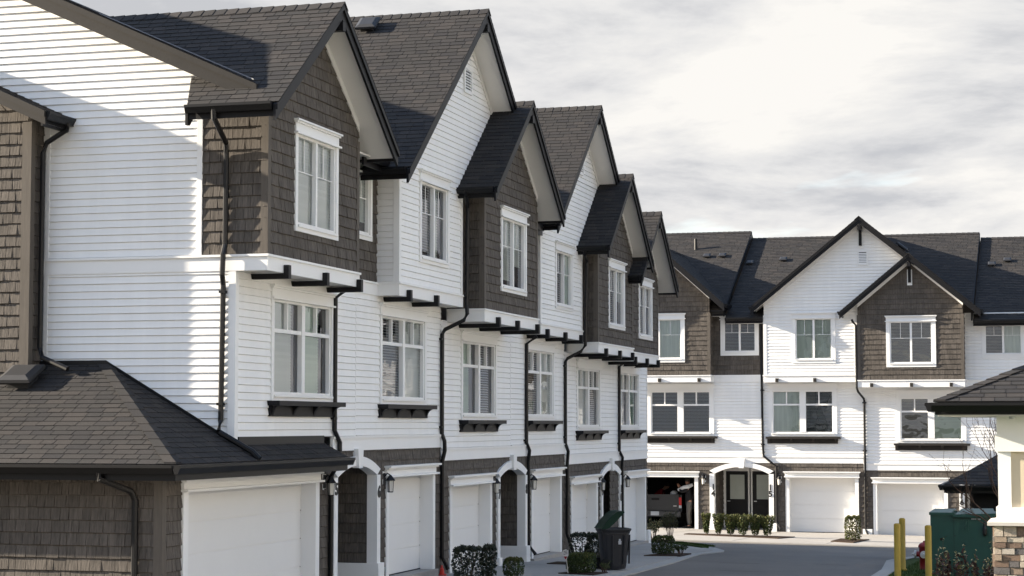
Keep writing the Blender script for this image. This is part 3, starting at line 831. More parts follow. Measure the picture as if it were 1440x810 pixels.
def ex4(U, RF):
    downspout(U, [(45.95,-.62,7.45),(46.0,-.6,7.35),(46.42,-.54,7.2),(46.44,-.50,5.40),(46.44,-.5,5.2),(46.40,-.4,5.05),(46.26,-.1,4.88),(46.24,-.055,4.8),(46.24,-.055,2.85),(46.32,-.1,2.66),(46.36,-.07,2.4),(46.36,-.06,.7),(46.5,-.2,.16)], straps=[(46.24,-.03,4.7),(46.24,-.03,3.0)])
white_unit('B', 41.63, 46.3, .30, 2.60, (42.85,45.32,3.39,5.17), [lw('blindd'), lw('blind')], (43.40,45.80), 2.09, 42.6, 46.42, 5.31, .41,
    (43.9,45.5,5.95,7.48), [lw('blindd'), lw('blindg',0,1,.0)], (46.30,10.95,.80,3.95,2.1,-.92), (43.12,0,1.95), '8', 42.75, arch_holes(40.53,42.83,.30,2.28,.24),
    (46.02,46.5,9.30,9.82), (43.0, 44.6, 46.1), (42.83,45.3), 0, lbl='fourth townhouse along the lane, narrow white gable between two dark shake gables', extra=ex4)

def ex5(U, RF):
    rr = M(); rr.poly((46.3,1.0,8.3),(55.7,1.0,8.3),(55.7,6.9,11.0),(46.3,6.9,11.0)); rr.poly((46.3,12.8,8.3),(55.7,12.8,8.3),(55.7,6.9,11.0),(46.3,6.9,11.0)); part('main_roof', rr, MT['shingle'], U)
    downspout(U, [(51.98,-.3,5.0),(52.0,-.055,4.85),(51.98,-.055,2.6),(52.2,-.09,2.42),(52.28,-.06,2.2),(52.28,-.06,.1)], straps=[(52.0,-.03,2.8)])
dark_unit(46.3, 51.05, .04, 2.34, (47.48,49.97,3.15,4.88), [lw('blind'), lw('blindd',0,.8)], (47.0,49.45), 1.84, 46.63, 50.47, 5.03, .75,
    (47.75,49.52,5.68,7.37), [lw('blindd'), lw('blind',0,1,.45)], (48.5,9.55,.80,2.5,2.5,-1.2), (49.78,0,1.72), '9', 49.99, (49.92,52.2), 2.05,
    (47.25, 48.75, 50.2), (47.45,49.97), 'fifth townhouse along the lane, dark shake bay just before the last house of the row', btop=7.5, extra=ex5)
def ex6(U, RF):
    e = M(); wally(e, 55.65, 0, 13, -.3, 11, 1, 'flat', poly=[(0,-.3),(13,-.3),(13,8.0),(6.9,10.9),(0,8.0)]); part('end_wall', e, MT['siding'], U)
    c = M(); c.box(55.62,55.67,-.026,.09,2.58,5.0); part('end_corner_board', c, MT['trim'], U)
    part('plinth', M().box(55.45, 55.72, -.10, .3, -.4, .32), MT['trim'], U)
dark_unit(51.05, 55.65, .04, 2.34, (52.12,54.58,3.15,4.88), [lw('blind',0,.6), lw('blindg',0,.9)], (52.78,55.25), 1.84, 50.55, 54.1, 4.95, .66,
    (51.6,53.3,5.58,7.2), [lw('blindd'), lw('blindg',.1,.5,.6)], (52.35,9.0,.80,2.35,2.35,-1.12), (52.62,0,1.72), '10', 52.115, None, 2.05,
    (50.95, 52.4, 53.85), (52.1,54.6), 'last and smallest-looking townhouse at the far end of the left row', btop=7.1, extra=ex6)

# ================================================================== FAR ROW (facing the camera)
def far_unit(x0, x1, zg, zl0, zl1, bz, bx, d, bstyle, btop, win, fills, shelfz, w3, f3, gb, ctr, archx=None, garx=None, zh=0, closed=True, beams=(), lbl='', wall_to=None, gpoly=None, extra=None, ah=(), zc=None, gl=(0,0), nobay=False):
    U = thing('townhouse', ROWB, ((x0+x1)/2, 0, zg), lbl, 'townhouse', 'townhouses of the cross row at the end of the lane')
    RF = M()
    gh = list(ah)
    if garx: gh.append(ghole(*garx, zg, zh))
    front(U, x0, x1, zg, zl0, zl1, bz+.02, inset(*win) if win else None, gh)
    if win:
        window(U, *win, 0, 'double', fills, head=.22, case=.13, mull=.22)
        shelf(U, win[0]-.03, win[1]+.0, shelfz, 0, d=.22, h=.24, mt='rake')
    if bx:
        if gb: xc, zpk, s, hl, hr, yf = gb; ze = zpk-.17
        gp = [(bx[0],bz[1] if isinstance(bz,tuple) else bz+.25),(bx[1],bz+.25),(bx[1],ze-s*abs(bx[1]-xc)),(xc,ze),(bx[0],ze-s*abs(xc-bx[0]))] if bstyle == 'shake' else None
        bay(U, bx[0], bx[1], d, bz, bz+.25, btop, bstyle, [inset(*w3)], gable_poly=gp, side_top=btop)
        window(U, *w3, -d, 'slider', f3, head=.17, case=.12, sill=.13)
        for x in beams:
            part('bay_beam', M().box(x-.05, x+.05, -d-.13, -d-.031, bz+.01, bz+.14), MT['rake'], U)
        if bstyle == 'lap':
            gw = M()
            wallx(gw, 0,0,0,0, -d, [], poly=[(bx[0],btop),(xc+hr*.93,btop),(xc+hr*.93,ze-s*hr*.93),(xc,ze),(bx[0],ze-s*(xc-bx[0]))], start=bz+.25+.112*int((btop-bz-.25)/.112))
            part('gable_wall', gw, MT['siding'], U)
        gable(U, RF, xc, zpk, s, hl, hr, yf, 5.5, 5.5, -d, bx[0], bx[1] if bstyle == 'shake' else xc+hr*.9, bracket='post', gl=gl, gut=(1, 1 if bstyle == 'shake' else 0), fbot=.22)
    if garx: garage(U, *garx, zg, zh, rec=.27, closed=closed, tr=.13)
    if archx: arch(U, archx[0], archx[1], zg, archx[2], .30, depth=.2, plinth=.3, hose=False)
    roof = part('roof', RF, MT['shingle'], U) if RF.v else None
    if extra: extra(U, roof)
    part('rear_wall', M().box(x0, x1, 11.95, 12, -1, 7.5), MT['siding'], U)
    return U

def main_roof(U, xa, xb, dz, nm='main_roof', vents=(), pipe=None, low=None):
    low = low or (xa, xb)
    m = M(); s = .54; L = 6.2*math.hypot(1,s)
    clad(m, (0,-.4,7.3+dz), (1,0,0), (0,1,s), (0,-s,1), [(low[0],0),(low[1],0),(low[1],.84),(low[0],.84)], **ROOF)
    clad(m, (0,-.4,7.3+dz), (1,0,0), (0,1,s), (0,-s,1), [(xa,.84),(xb,.84),(xb,L),(xa,L)], **ROOF)
    ridge_caps(m, (xa,5.8,10.65+dz), (xb,5.8,10.65+dz), s)
    m.poly((xa,12,7.3+dz),(xb,12,7.3+dz),(xb,5.8,10.64+dz),(xa,5.8,10.64+dz))
    r = part(nm, m, MT['shingle'], U)
    f = M(); z = 7.3+dz
    f.prism([(xb-.03,-.42,z-.02),(xb-.03,5.8,z+3.33),(xb-.03,5.8,z+3.1),(xb-.03,-.42,z-.22)], (.05,0,0))
    f.box(low[0], low[1]-.04, -.39, -.36, z-.2, z-.005)
    part('verge_board', f, MT['black'], r)
    g = M(); gutter_x(g, low[0], low[1], -.395, z); part('eave_gutter', g, MT['gutter'], r)
    part('eave_soffit', M().box(low[0], low[1], -.36, 0, z-.2, z-.17), MT['soffit'], r)
    for (x, y) in vents:
        roof_vent(r, (x, y, z+s*(y+.4)), (0,-1,-s), (0,-s,1), .55)
    if pipe:
        x, y = pipe; zz = z+s*(y+.4)
        part('vent_pipe', M().lathe((x,y,0), [(.06,zz-.1),(.06,zz+.4),(.045,zz+.4),(.045,zz+.1)], 10), MT['num'], r)
    return r

def exF14(U, roof):
    main_roof(U, -22, -12.1, 0, low=(-12.7,-12.1), vents=[(-13.45,3.74),(-12.87,3.75)], pipe=(-14.0,4.4))
    rw = M(); wallx(rw, -12.58, -10.7, 5.04, 7.2, 0, [inset(-12.3,-10.94,5.72,7.08)], style='shake'); part('recess_wall', rw, MT['shake'], U)
    rb = M(); rb.box(-12.55,-10.7,-.025,.01,4.78,5.04); part('recess_band', rb, MT['siding'], U)
    window(U, -12.3, -10.94, 5.72, 7.08, 0, 'slider', [lw('blindd'), lw('blindd')], head=.10, case=.11, sill=.13)
    # open garage interior, its shade put into the near-black wall colour
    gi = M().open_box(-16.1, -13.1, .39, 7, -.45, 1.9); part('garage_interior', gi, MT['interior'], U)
    part('porch_lamp_dot', M().box(-13.9,-13.87,6.9,6.93,1.2,1.23), MT['tail'], U) if False else None
    lantern(U, -12.93, 0, 1.30)
    number(U, '14', -12.585, -.067, 1.02, h=.20)
    number(U, '15', -10.575, -.067, 1.02, h=.20)
    w2 = M(); wallx(w2, -22, -16.2, -.5, 7.2, 0, style='flat'); part('neighbour_wall', w2, MT['siding'], U)
    part('meter_box', M().box(-12.80,-12.74,-.04,0,.1,.18), MT['trim'], U) if False else None
far_unit(-16.2, -11.55, -.42, 1.96, 2.20, 4.78, (-16.2,-12.58), .6, 'shake', 7.2, (-14.95,-12.55,2.90,4.70), [lw('blindd'), lw('blindd')], 2.89,
    (-15.32,-13.46,5.48,7.18), [lw('blindt'), lw('blindt')], (-14.4,9.65,.9,2.3,2.4,-1.1), 0, archx=(-12.72,-10.46,1.68), garx=(-15.6,-13.26), zh=1.45, closed=False,
    beams=(-15.6,-14.36,-12.95), lbl='cross-row townhouse with its garage standing open, partly behind the left row', extra=exF14, gl=(0,0),
    ah=arch_holes(-12.72,-10.46,-.42,1.68,.30))

def exF15(U, roof):
    main_roof(U, -12.06, -3.62, -.27, low=(-12.06,-10.72), vents=[(-11.83,3.71),(-10.62,3.91)])
    louvre(U, -7.44, -7.08, 8.78, 9.28, -.418)
    roof_vent(roof, (-6.2,2.0,10.4-.81*1.13), (1,0,-.81), (.81,0,1), 1.0)
    lantern(U, -10.26, 0, 1.30)
    downspout(U, [(-10.86,-.3,7.05),(-10.86,-.05,6.85),(-10.83,-.05,2.55),(-10.80,-.06,2.20),(-10.55,-.10,2.0),(-10.36,-.06,1.85),(-10.36,-.06,-.1),(-10.2,-.25,-.33)], straps=[(-10.83,-.03,4.5),(-10.83,-.03,2.6),(-10.36,-.03,1.6)])
far_unit(-11.55, -7.35, -.44, 1.96, 2.20, 4.76, (-10.70,-7.48), .4, 'lap', 7.1, (-10.62,-8.24,2.90,4.70), [lw('blindt'), lw('blindd')], 2.88,
    (-9.73,-8.22,5.42,7.14), [lw('blindt'), lw('blindt')], (-7.33,10.42,.81,3.74,1.8,-.85), 0, garx=(-9.92,-7.66), zh=1.47,
    beams=(-10.25,-8.94), lbl='white cross-row townhouse with the large centre gable, shut garage right of the two black doors', extra=exF15, gl=(0,-.7),
    ah=arch_holes(-12.72,-10.46,-.42,1.68,.30))

def exF16(U, roof):
    rw = M(); wallx(rw, -3.9, 1.6, 4.82, 7.1, 0, [inset(-3.33,-1.9,5.56,6.83)]); part('recess_wall', rw, MT['siding'], U)
    rb = M(); band(U, rb, -3.87, 1.6, 0, 4.57, 4.82); part('recess_band', rb, MT['trim'], U)
    window(U, -3.33, -1.9, 5.56, 6.83, 0, 'slider', [lw('blindd'), lw('blindt')], head=.08, case=.10, sill=.12)
    lantern(U, -4.28, 0, 1.14)
    number(U, '16', -4.06, -.067, .80, h=.20)
    downspout(U, [(-7.62,-.72,6.90),(-7.6,-.7,6.82),(-7.50,-.62,6.7),(-7.49,-.62,4.55),(-7.46,-.5,4.42),(-7.32,-.08,4.2),(-7.30,-.06,4.1),(-7.30,-.06,-.3),(-7.2,-.2,-.5)], straps=[(-7.30,-.03,4.05),(-7.30,-.03,2.4)])
    part('plinth', M().box(-7.4,-7.08,-.09,.3,-.8,-.28), MT['trim'], U)
far_unit(-7.35, -2.95, -.59, 1.73, 1.97, 4.57, (-7.44,-3.9), .6, 'shake', 7.05, (-6.22,-3.88,2.68,4.44), [lw('blindd'), lw('blindg')], 2.66,
    (-6.48,-4.81,5.25,6.98), [lw('blindd'), lw('blindd')], (-5.66,9.10,.83,2.33,2.33,-1.0), 0, archx=(-4.15,-1.85,1.45), garx=(-6.91,-4.66), zh=1.29,
    beams=(-6.98,-5.64,-4.32), lbl='cross-row townhouse numbered 16, dark shake gable above a shut white garage', extra=exF16, gl=(-.4,0),
    ah=arch_holes(-4.15,-1.85,-.59,1.45,.30))
def exF17(U, roof):
    main_roof(U, -3.58, 3.5, -.47, vents=[(-3.1,3.6),(-2.57,3.89)])
far_unit(-2.95, 1.6, -.6, 1.73, 1.97, 4.57, None, 0, 'lap', 7, (-1.5,.9,2.68,4.44), [lw('blind'), lw('blindd')], 2.66, None, None, None, 0, garx=(-1.0,1.3), zh=1.29,
    lbl='rightmost townhouse of the cross row, mostly hidden behind the stone pillar', extra=exF17, ah=arch_holes(-4.15,-1.85,-.59,1.45,.30))
# ================================================================== GROUND
def sheet(name, pts, dz, mt, kind='structure', thick=0, label=None, cat=None):
    m = M(); top = [(x, y, gz(x,y)+dz) for x, y in pts]
    if thick: m.prism([(x,y,z-thick) for x,y,z in top], (0,0,thick))
    else: m.poly(*top)
    o = part(name, m, MT[mt]); o['kind'] = kind
    return o
g = M(); xs = (-400,-40,30,400); ys = (-400,0,90,400)
for i in range(3):
    for j in range(3):
        g.poly(*[(x,y,gz(x,y)-.06) for x, y in ((xs[i],ys[j]),(xs[i+1],ys[j]),(xs[i+1],ys[j+1]),(xs[i],ys[j+1]))])
o = part('ground', g, MT['soil']); o['kind'] = 'structure'
left_edge = [(-8.86,0),(-8.86,36),(-8.88,40),(-9.08,45),(-9.3,48.5),(-9.38,50),(-9.2,51.2),(-9.12,51.8),(-9.25,52.6),(-9.7,53.9),(-10.4,55.2),(-11.2,56.2),(-12.2,56.9),(-40,57.0)]
right_edge = [(26,57.0),(26,54.4),(-1.5,54.4),(-3.6,53.2),(-4.45,50.5),(-4.62,48.5),(-4.3,44),(-4.2,40),(-4.2,0)]
sheet('road', left_edge + [(-40,59.0),(26,59.0)] + right_edge[1:], 0.0, 'road')
# left kerb strip and driveways
inner = [(x-.32 if y < 50 else x-.30, y) for x, y in left_edge[:8]] + [(-9.55,52.4),(-9.95,53.6),(-10.65,54.9),(-11.4,55.85),(-12.3,56.5),(-40,56.6)]
m = M()
for k in range(len(inner)-1):
    a, b, c, d = left_edge[k], left_edge[k+1], inner[k+1], inner[k]
    m.prism([(x,y,gz(x,y)-.05) for x, y in (a,b,c,d)], (0,0,.075))
o = part('kerb', m, MT['kerb']); o['kind'] = 'structure'
sheet('driveway', inner[:13] + [(-12.3,55.9),(-12.25,55.6),(-12.25,30),(-12.25,0)], .035, 'conc', thick=.1)
m = M()
for y in (31.6, 36.75, 41.6, 46.3, 51.0):      # control joints
    m.box(-12.2, -9.25, y-.012, y+.012, gz(-11,y)+.02, gz(-11,y)+.0375)
for v in range(0):
    pass
m2 = M()
for y in (31.6, 36.75, 41.6, 46.3, 51.0):
    z1, z2 = gz(-12.2,y)+.0375, gz(-9.4,y)+.0375
    m2.poly((-12.2,y-.008,z1),(-9.4,y-.008,z2),(-9.4,y+.008,z2),(-12.2,y+.008,z1))
o = part('paving_joint', m2, MT['num']); o['kind'] = 'structure'
# far apron
sheet('pavement', [(-30,59.3),(4,59.3),(4,69.55),(-30,69.55)], .03, 'conc', thick=.1)
m = M()
for k in range(-30, 4, 2):
    m.prism([(x,y,gz(x,y)-.06) for x, y in ((k,58.98),(k+2,58.98),(k+2,59.3),(k,59.3))], (0,0,.085))
o = part('kerb', m, MT['kerb']); o['kind'] = 'structure'
sheet('garage_floor', [(-16.1,69.55),(-13.1,69.55),(-13.1,76.5),(-16.1,76.5)], .035, 'conc', thick=.05)
m2 = M()
for x in (-13.1, -10.2, -7.4, -4.4):
    m2.poly(*[(a,b,gz(a,b)+.0325) for a, b in ((x-.01,59.4),(x+.01,59.4),(x+.01,69.4),(x-.01,69.4))])
o = part('paving_joint', m2, MT['num']); o['kind'] = 'structure'
for pts in ([(-12.5,63.6),(-9.25,62.3),(-9.0,64.2),(-12.5,64.4)], [(-7.5,61.2),(-6.75,60.6),(-6.6,63.8),(-7.5,63.8)]):
    sheet('planting_bed', pts, .055, 'mulch', thick=.05)
sheet('planting_bed', [(-12.6,56.0),(-12.6,58.2),(-11.7,58.2),(-11.6,56.4)], .06, 'mulch', thick=.05)
sheet('planting_bed', [(-10.3,47.4),(-9.50,47.9),(-9.52,49.4),(-10.2,49.2)], .055, 'mulch', thick=.05)
sheet('planting_bed', [(-11.3,42.1),(-10.0,42.1),(-10.0,43.0),(-11.3,43.0)], .055, 'mulch', thick=.05)
sheet('planting_bed', [(-10.1,38.5),(-9.35,38.4),(-9.3,39.4),(-10.0,39.4)], .055, 'mulch', thick=.05)
sheet('grass', [(-11.2,55.4),(-10.0,53.4),(-9.85,53.6),(-10.9,55.6)], .075, 'grassm', thick=.06)
# right verge
rk = right_edge[3:]
rin = [(x+.3, y) for x, y in rk]
m = M()
for k in range(len(rk)-1):
    a, b, c, d = rk[k], rk[k+1], rin[k+1], rin[k]
    m.prism([(x,y,gz(x,y)-.05) for x, y in (a,b,c,d)], (0,0,.13))
o = part('kerb', m, MT['kerb']); o['kind'] = 'structure'
sheet('grass', rin + [(4,0),(4,53.0),(-2.8,53.0)], .06, 'grassm')
# short grass blades on the verge
random.seed(5)
m = M()
for _ in range(5000):
    x, y = random.uniform(-3.9,-1.5), random.uniform(41,49.5); z = gz(x,y)+.06; h = random.uniform(.03,.075); a = random.uniform(0,6.28); c, s_ = .006*math.cos(a), .006*math.sin(a)
    m.poly((x-c,y-s_,z),(x+c,y+s_,z),(x+random.uniform(-.03,.03),y+random.uniform(-.03,.03),z+h))
for _ in range(2500):
    t = random.random(); x = -11.2+1.3*t+random.uniform(-.02,.25); y = 55.45-1.95*t+random.uniform(-.05,.2); z = gz(x,y)+.07; h = random.uniform(.02,.06)
    m.poly((x-.006,y,z),(x+.006,y,z),(x+random.uniform(-.02,.02),y,z+h))
o = part('grass_blades', m, MT['grassm']); o['kind'] = 'stuff'
# tar-sealed cracks on the road
m = M()
for (x0_, y0_, x1_, y1_) in ((-8.2,46,-7.3,46.25),(-7.6,42.5,-6.6,42.6),(-6.2,47,-5.4,46.8)):
    p = [(x0_+(x1_-x0_)*k/8+random.uniform(-.03,.03), y0_+(y1_-y0_)*k/8+random.uniform(-.06,.06)) for k in range(9)]
    for a, b in zip(p, p[1:]):
        m.poly(*[(x,y,gz(x,y)+.004) for x, y in ((a[0],a[1]-.03),(b[0],b[1]-.03),(b[0],b[1]+.03),(a[0],a[1]+.03))])
o = part('road_crack', m, MT['rubber']); o['kind'] = 'structure'

# ================================================================== PLANTS
def leaf(m, p, s, up=0):
    d = Vector((random.gauss(0,1), random.gauss(0,1), random.gauss(0,1)+up)).normalized()
    q = d.orthogonal().normalized(); q.rotate(Matrix.Rotation(random.uniform(0,6.28), 3, d))
    r = d.cross(q); s *= random.uniform(.7,1.3); p = Vector(p)
    m.poly(p-q*s, p-r*s*.45, p+q*s, p+r*s*.45)

def box_hedge(name, c, size, n, s, mt, label, cat, group=None, rnd=.12, holes=0, top='leafy', topfrac=.12):
    x, y = c; z = gz(x,y)+.04; sx, sy, sz = size
    T = thing(name, W0, (x,y,z), label, cat, group)
    m = M(); t = M()
    for _ in range(n):
        u, v, w = [random.uniform(-1,1) for _ in range(3)]
        k = random.random()
        if k < .78:
            f = random.choice((0,1,1,2,2,2)); val = random.choice((-1,1))*random.uniform(.82,1.06)
            if f == 0: u = val
            elif f == 1: v = -abs(val) if random.random() < .7 else val
            else: w = abs(val)
        L = max(abs(u),abs(v)); q = 1 - rnd*max(0, (u*u+v*v+w*w) - 1.6)
        wob = 1 + .07*math.sin(7*u+3*v)*math.cos(5*w+u*4)
        p = (x+u*q*wob*sx/2, y+v*q*wob*sy/2, z+.03+(w*q*.5+.5)*sz*(1+.03*math.sin(9*u)))
        if holes and math.sin(13.7*u+2.1)*math.sin(11.3*w+1.7) > 1-holes and w < .75: continue
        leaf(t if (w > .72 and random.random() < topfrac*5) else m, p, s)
    part('foliage', m, MT[mt], T)
    if t.f: part('new_growth', t, MT[top], T)
    st = M()
    for k in range(5):
        a = random.uniform(0,6.28)
        st.tube([(x+.05*math.cos(a),y+.05*math.sin(a),z-.05),(x+.3*sx*math.cos(a),y+.3*sy*math.sin(a),z+.7*sz)], .009, 5)
    part('stem', st, MT['twig'], T)
    return T

def loose_bush(name, c, r, h, n, s, mt, label, cat, group=None, stems=9, low=.35, mt2=None):
    x, y = c; z = gz(x,y)+.04
    T = thing(name, W0, (x,y,z), label, cat, group)
    st = M(); m = M(); m2 = M(); tips = []
    for k in range(stems):
        a = 6.283*k/stems+random.uniform(-.3,.3); rr = r*random.uniform(.25,.85)
        p0 = Vector((x+.03*math.cos(a), y+.03*math.sin(a), z-.03)); p2 = Vector((x+rr*math.cos(a), y+rr*math.sin(a), z+h*random.uniform(.7,.98)))
        p1 = p0.lerp(p2, .5)+Vector((0,0,h*.12))
        st.tube([p0,p1,p2], [.010,.007,.004], 5); tips += [(p1,p2)]
        for _ in range(2):
            q = p1.lerp(p2, random.random()); e = q+Vector((random.uniform(-1,1)*r*.4, random.uniform(-1,1)*r*.4, h*random.uniform(.1,.3)))
            st.tube([q,e], [.005,.003], 4); tips.append((q,e))
    for _ in range(n):
        a, b = random.choice(tips); p = a.lerp(b, random.uniform(.1,1.08)) + Vector((random.gauss(0,r*.13),random.gauss(0,r*.13),random.gauss(0,h*.06)))
        if p.z < z+h*low*random.random(): continue
        leaf(m2 if (mt2 and random.random() < .35) else m, p, s)
    part('stem', st, MT['twig'], T); part('foliage', m, MT[mt], T)
    if m2.f: part('new_growth', m2, MT[mt2], T)
    return T

random.seed(11)
names = ['leftmost of the clipped shrubs in front of the two black doors, dark and upright', 'second clipped shrub from the left before the black doors, beside the arch post', 'third clipped shrub from the left before the black doors, yellowish on top',
         'fourth clipped shrub from the left before the black doors, the widest of the row', 'fifth clipped shrub from the left before the black doors', 'rightmost clipped shrub before the black doors, nearest the downspout']
for i, nm in enumerate(names):
    x = -11.74+.395*i; y = 63.45
    h = .62 - .01*(i % 3); z = gz(x,y)+.05
    T = thing('clipped_shrub', W0, (x,y,z), nm, 'shrub', 'clipped shrubs in front of the black doors')
    m = M(); t = M(); rb = (.10,.13,.15,.19,.15,.16)[i]
    for _ in range(1300):
        w = random.random()**.7; a = random.uniform(0,6.283); rr = (rb*.55+rb*.75*w)*math.sqrt(random.uniform(.35,1.1))
        p = (x+rr*1.15*math.cos(a), y+rr*math.sin(a), z+.05+w*h*(1+.05*math.sin(5*a)))
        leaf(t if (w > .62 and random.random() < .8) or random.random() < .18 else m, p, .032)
    part('foliage', m, MT['leaf'], T); part('new_growth', t, MT['leafy'], T)
    st = M()
    for k in range(4): st.tube([(x+random.uniform(-.04,.04),y,z-.04),(x+random.uniform(-.1,.1),y+random.uniform(-.08,.08),z+h*.8)], .008, 5)
    part('stem', st, MT['twig'], T)
box_hedge('box_shrub', (-6.95,62.3), (.46,.46,.72), 3200, .028, 'leafy', 'rounded sunlit box shrub between the two shut white garages', 'shrub', top='leafy')
loose_bush('garden_bush', (-11.72,57.6), .34, .74, 1500, .022, 'leafdull', 'round-topped olive bush on thin stems before the open garage', 'bush', stems=11, low=.55)
loose_bush('garden_bush', (-12.15,57.3), .30, .52, 700, .028, 'leafdull', 'lower pale-leaved bush tight against the end of the left row', 'bush', stems=9, low=.2, mt2='bud')
box_hedge('box_hedge', (-10.02,48.35), (.50,.45,.42), 3600, .024, 'leaf', 'small square clipped hedge by the kerb, near the far end of the lane', 'hedge', top='leafy')
loose_bush('ground_shrub', (-9.68,48.8), .24, .24, 500, .022, 'leaf', 'low spreading shrub to the right of the small square hedge', 'shrub', low=.0)
box_hedge('box_hedge', (-9.72,38.9), (.50,.62,.36), 4200, .024, 'leaf', 'square clipped hedge in front of the black wheeled bin', 'hedge', top='leafy')
box_hedge('leafy_hedge', (-10.66,42.6), (.46,.42,.62), 900, .034, 'leafdark', 'gappy dark hedge with the white garage showing through, left of the bin', 'hedge', holes=.55, top='leafdark')
box_hedge('leafy_hedge', (-10.30,42.6), (.36,.5,.62), 1500, .036, 'leafdark', 'dense dark hedge tucked behind the left side of the bin', 'hedge', top='leafdark')
box_hedge('leafy_hedge', (-11.12,35.75), (.52,.42,.55), 1700, .034, 'leafdark', 'large dark broad-leaved hedge at the bottom of the picture before the third garage', 'hedge', holes=.16, top='leafdark')
box_hedge('leafy_hedge', (-10.80,36.05), (.22,.36,.57), 1000, .034, 'leafdark', 'narrow upright dark hedge joined to the right of the large one', 'hedge', top='leafdark')
box_hedge('box_shrub', (-10.45,36.5), (.34,.4,.34), 2200, .022, 'leaf', 'small rounded shrub at the bottom edge, right of the dark broad-leaved hedge', 'shrub', top='leafy', rnd=.22, topfrac=.2)
loose_bush('ground_shrub', (-9.35,39.3), .12, .20, 260, .018, 'leaf', 'tuft of a weed at the kerb below the bin', 'plant', low=.0)

def branches(m, p, d, ln, r, depth, tips, spread=.5):
    p = Vector(p); d = Vector(d).normalized(); pts = [p]; n = 3
    for k in range(n):
        d = (d+Vector((random.gauss(0,.13),random.gauss(0,.13),random.gauss(.05,.08)))).normalized(); pts.append(pts[-1]+d*ln/n)
    m.tube(pts, [r*(1-.45*k/n) for k in range(n+1)], 5)
    tips.append((pts[-2], pts[-1]))
    if depth:
        for k in range(random.choice((2,3))):
            q = pts[random.choice((1,2,3,3))]
            dd = (d+Vector((random.gauss(0,spread),random.gauss(0,spread*.7),random.gauss(.1,.3)))).normalized()
            branches(m, q, dd, ln*random.uniform(.55,.85), r*.52, depth-1, tips, spread)
random.seed(23)
x, y = -1.22, 36.0; z = gz(x,y)+.06
T = thing('bare_tree', W0, (x,y,z), 'young leafless tree with thin branches beside the stone pillar', 'tree')
m = M(); tips = []
m.tube([(x,y,z-.1),(x-.01,y,z+.6),(x-.06,y+.02,z+1.1)], [.034,.030,.026], 7); part('trunk', m, MT['twig'], T)
m = M()
for d, ln in (((-.62,0,1.0),1.05),((-.36,.1,1.0),1.25),((-.14,-.1,1.0),1.3),((-.85,-.1,.62),.85),((-.95,.1,.42),.62),((-.45,-.1,1.0),.9),((.12,.1,1.0),1.0)):
    branches(m, (x-.06,y+.02,z+1.05), d, ln, .020, 3, tips, .34)
part('branch', m, MT['twig'], T)
m = M()
for a, b in tips:
    for _ in range(3): leaf(m, a.lerp(b, random.random())+Vector((random.gauss(0,.006),)*3), .011)
part('foliage', m, MT['leafdull'], T)

random.seed(31)
T = thing('flowering_shrub', W0, (-1.9,33.0,gz(-1.9,33)+.06), 'shrub with maroon leaves and pale green buds in front of the green cabinet', 'shrub')
st = M(); m = M(); m2 = M()
for k in range(46):
    bx, by = random.uniform(-2.35,-1.35), random.uniform(32.6,33.5); z = gz(bx,by)
    h = random.uniform(.62,.95) + (.22 if k % 6 == 0 else 0) + .28*max(0, bx+1.7)
    top = Vector((bx+random.uniform(-.12,.12), by, z+h)); p0 = Vector((bx,by,z)); mid = p0.lerp(top,.55)+Vector((random.uniform(-.04,.04),0,0))
    st.tube([p0,mid,top], [.007,.005,.003], 5)
    for _ in range(30):
        t = random.uniform(.25,1.0); p = (mid.lerp(top,(t-.5)*2) if t > .5 else p0.lerp(mid,t*2)) + Vector((random.gauss(0,.022),random.gauss(0,.022),random.gauss(0,.012)))
        (leaf(m2, p, .026, 1) if random.random() < (.2+.6*max(0,t-.6)/.4) else leaf(m, p, .040))
part('stem', st, MT['twig'], T); part('maroon_foliage', m, MT['leafred'], T); part('pale_bud', m2, MT['bud'], T)

# ================================================================== STREET FURNITURE
# wheeled bin
bx, by = -9.50, 40.75; bz = gz(bx,by)+.035
T = thing('wheeled_bin', W0, (bx,by,bz), 'large charcoal wheeled bin with its green lid thrown open, on the driveway', 'bin')
def bin_rings(m, prof, n=28, e=3.2, rot=.5, inner=False):
    rings = []
    for (z, sx, sy, ox) in prof:
        pts = []
        for k in range(n):
            a = 2*math.pi*k/n; c, s_ = math.cos(a), math.sin(a)
            q = (abs(c)**e+abs(s_)**e)**(-1/e)
            px, py = ox+sx*q*c, sy*q*s_
            pts.append((bx+px*math.cos(rot)-py*math.sin(rot), by+px*math.sin(rot)+py*math.cos(rot), bz+z*.87))
        rings.append(m.add(pts))
    for a, b in zip(rings, rings[1:]):
        for k in range(n): m.f.append((a+k, a+(k+1)%n, b+(k+1)%n, b+k))
    m.f.append(tuple(rings[0]+k for k in range(n))); m.f.append(tuple(rings[-1]+k for k in range(n)))
m = M(); bin_rings(m, [(.03,.235,.23,.0),(.10,.25,.245,0),(.86,.305,.30,0),(.87,.325,.32,0),(.90,.325,.32,0),(.955,.355,.35,0),(.985,.355,.35,0),(.99,.33,.325,0),(.93,.30,.295,0),(.40,.25,.25,0)])
part('body', m, MT['bin'], T)
def BP(x, y, z, rot=.5): return (bx+x*math.cos(rot)-y*math.sin(rot), by+x*math.sin(rot)+y*math.cos(rot), bz+z*.87)
m = M()
for zz in (.16, .30, .62):
    pass
m.tube([BP(.31,-.14,.84), BP(.30,-.12,.15)], .02, 6); m.tube([BP(.31,.14,.84), BP(.30,.12,.15)], .02, 6); m.tube([BP(-.1,-.31,.84), BP(-.09,-.26,.15)], .02, 6); m.tube([BP(.16,-.31,.84), BP(.14,-.26,.15)], .02, 6)
part('rib', m, MT['bin'], T)
m = M()
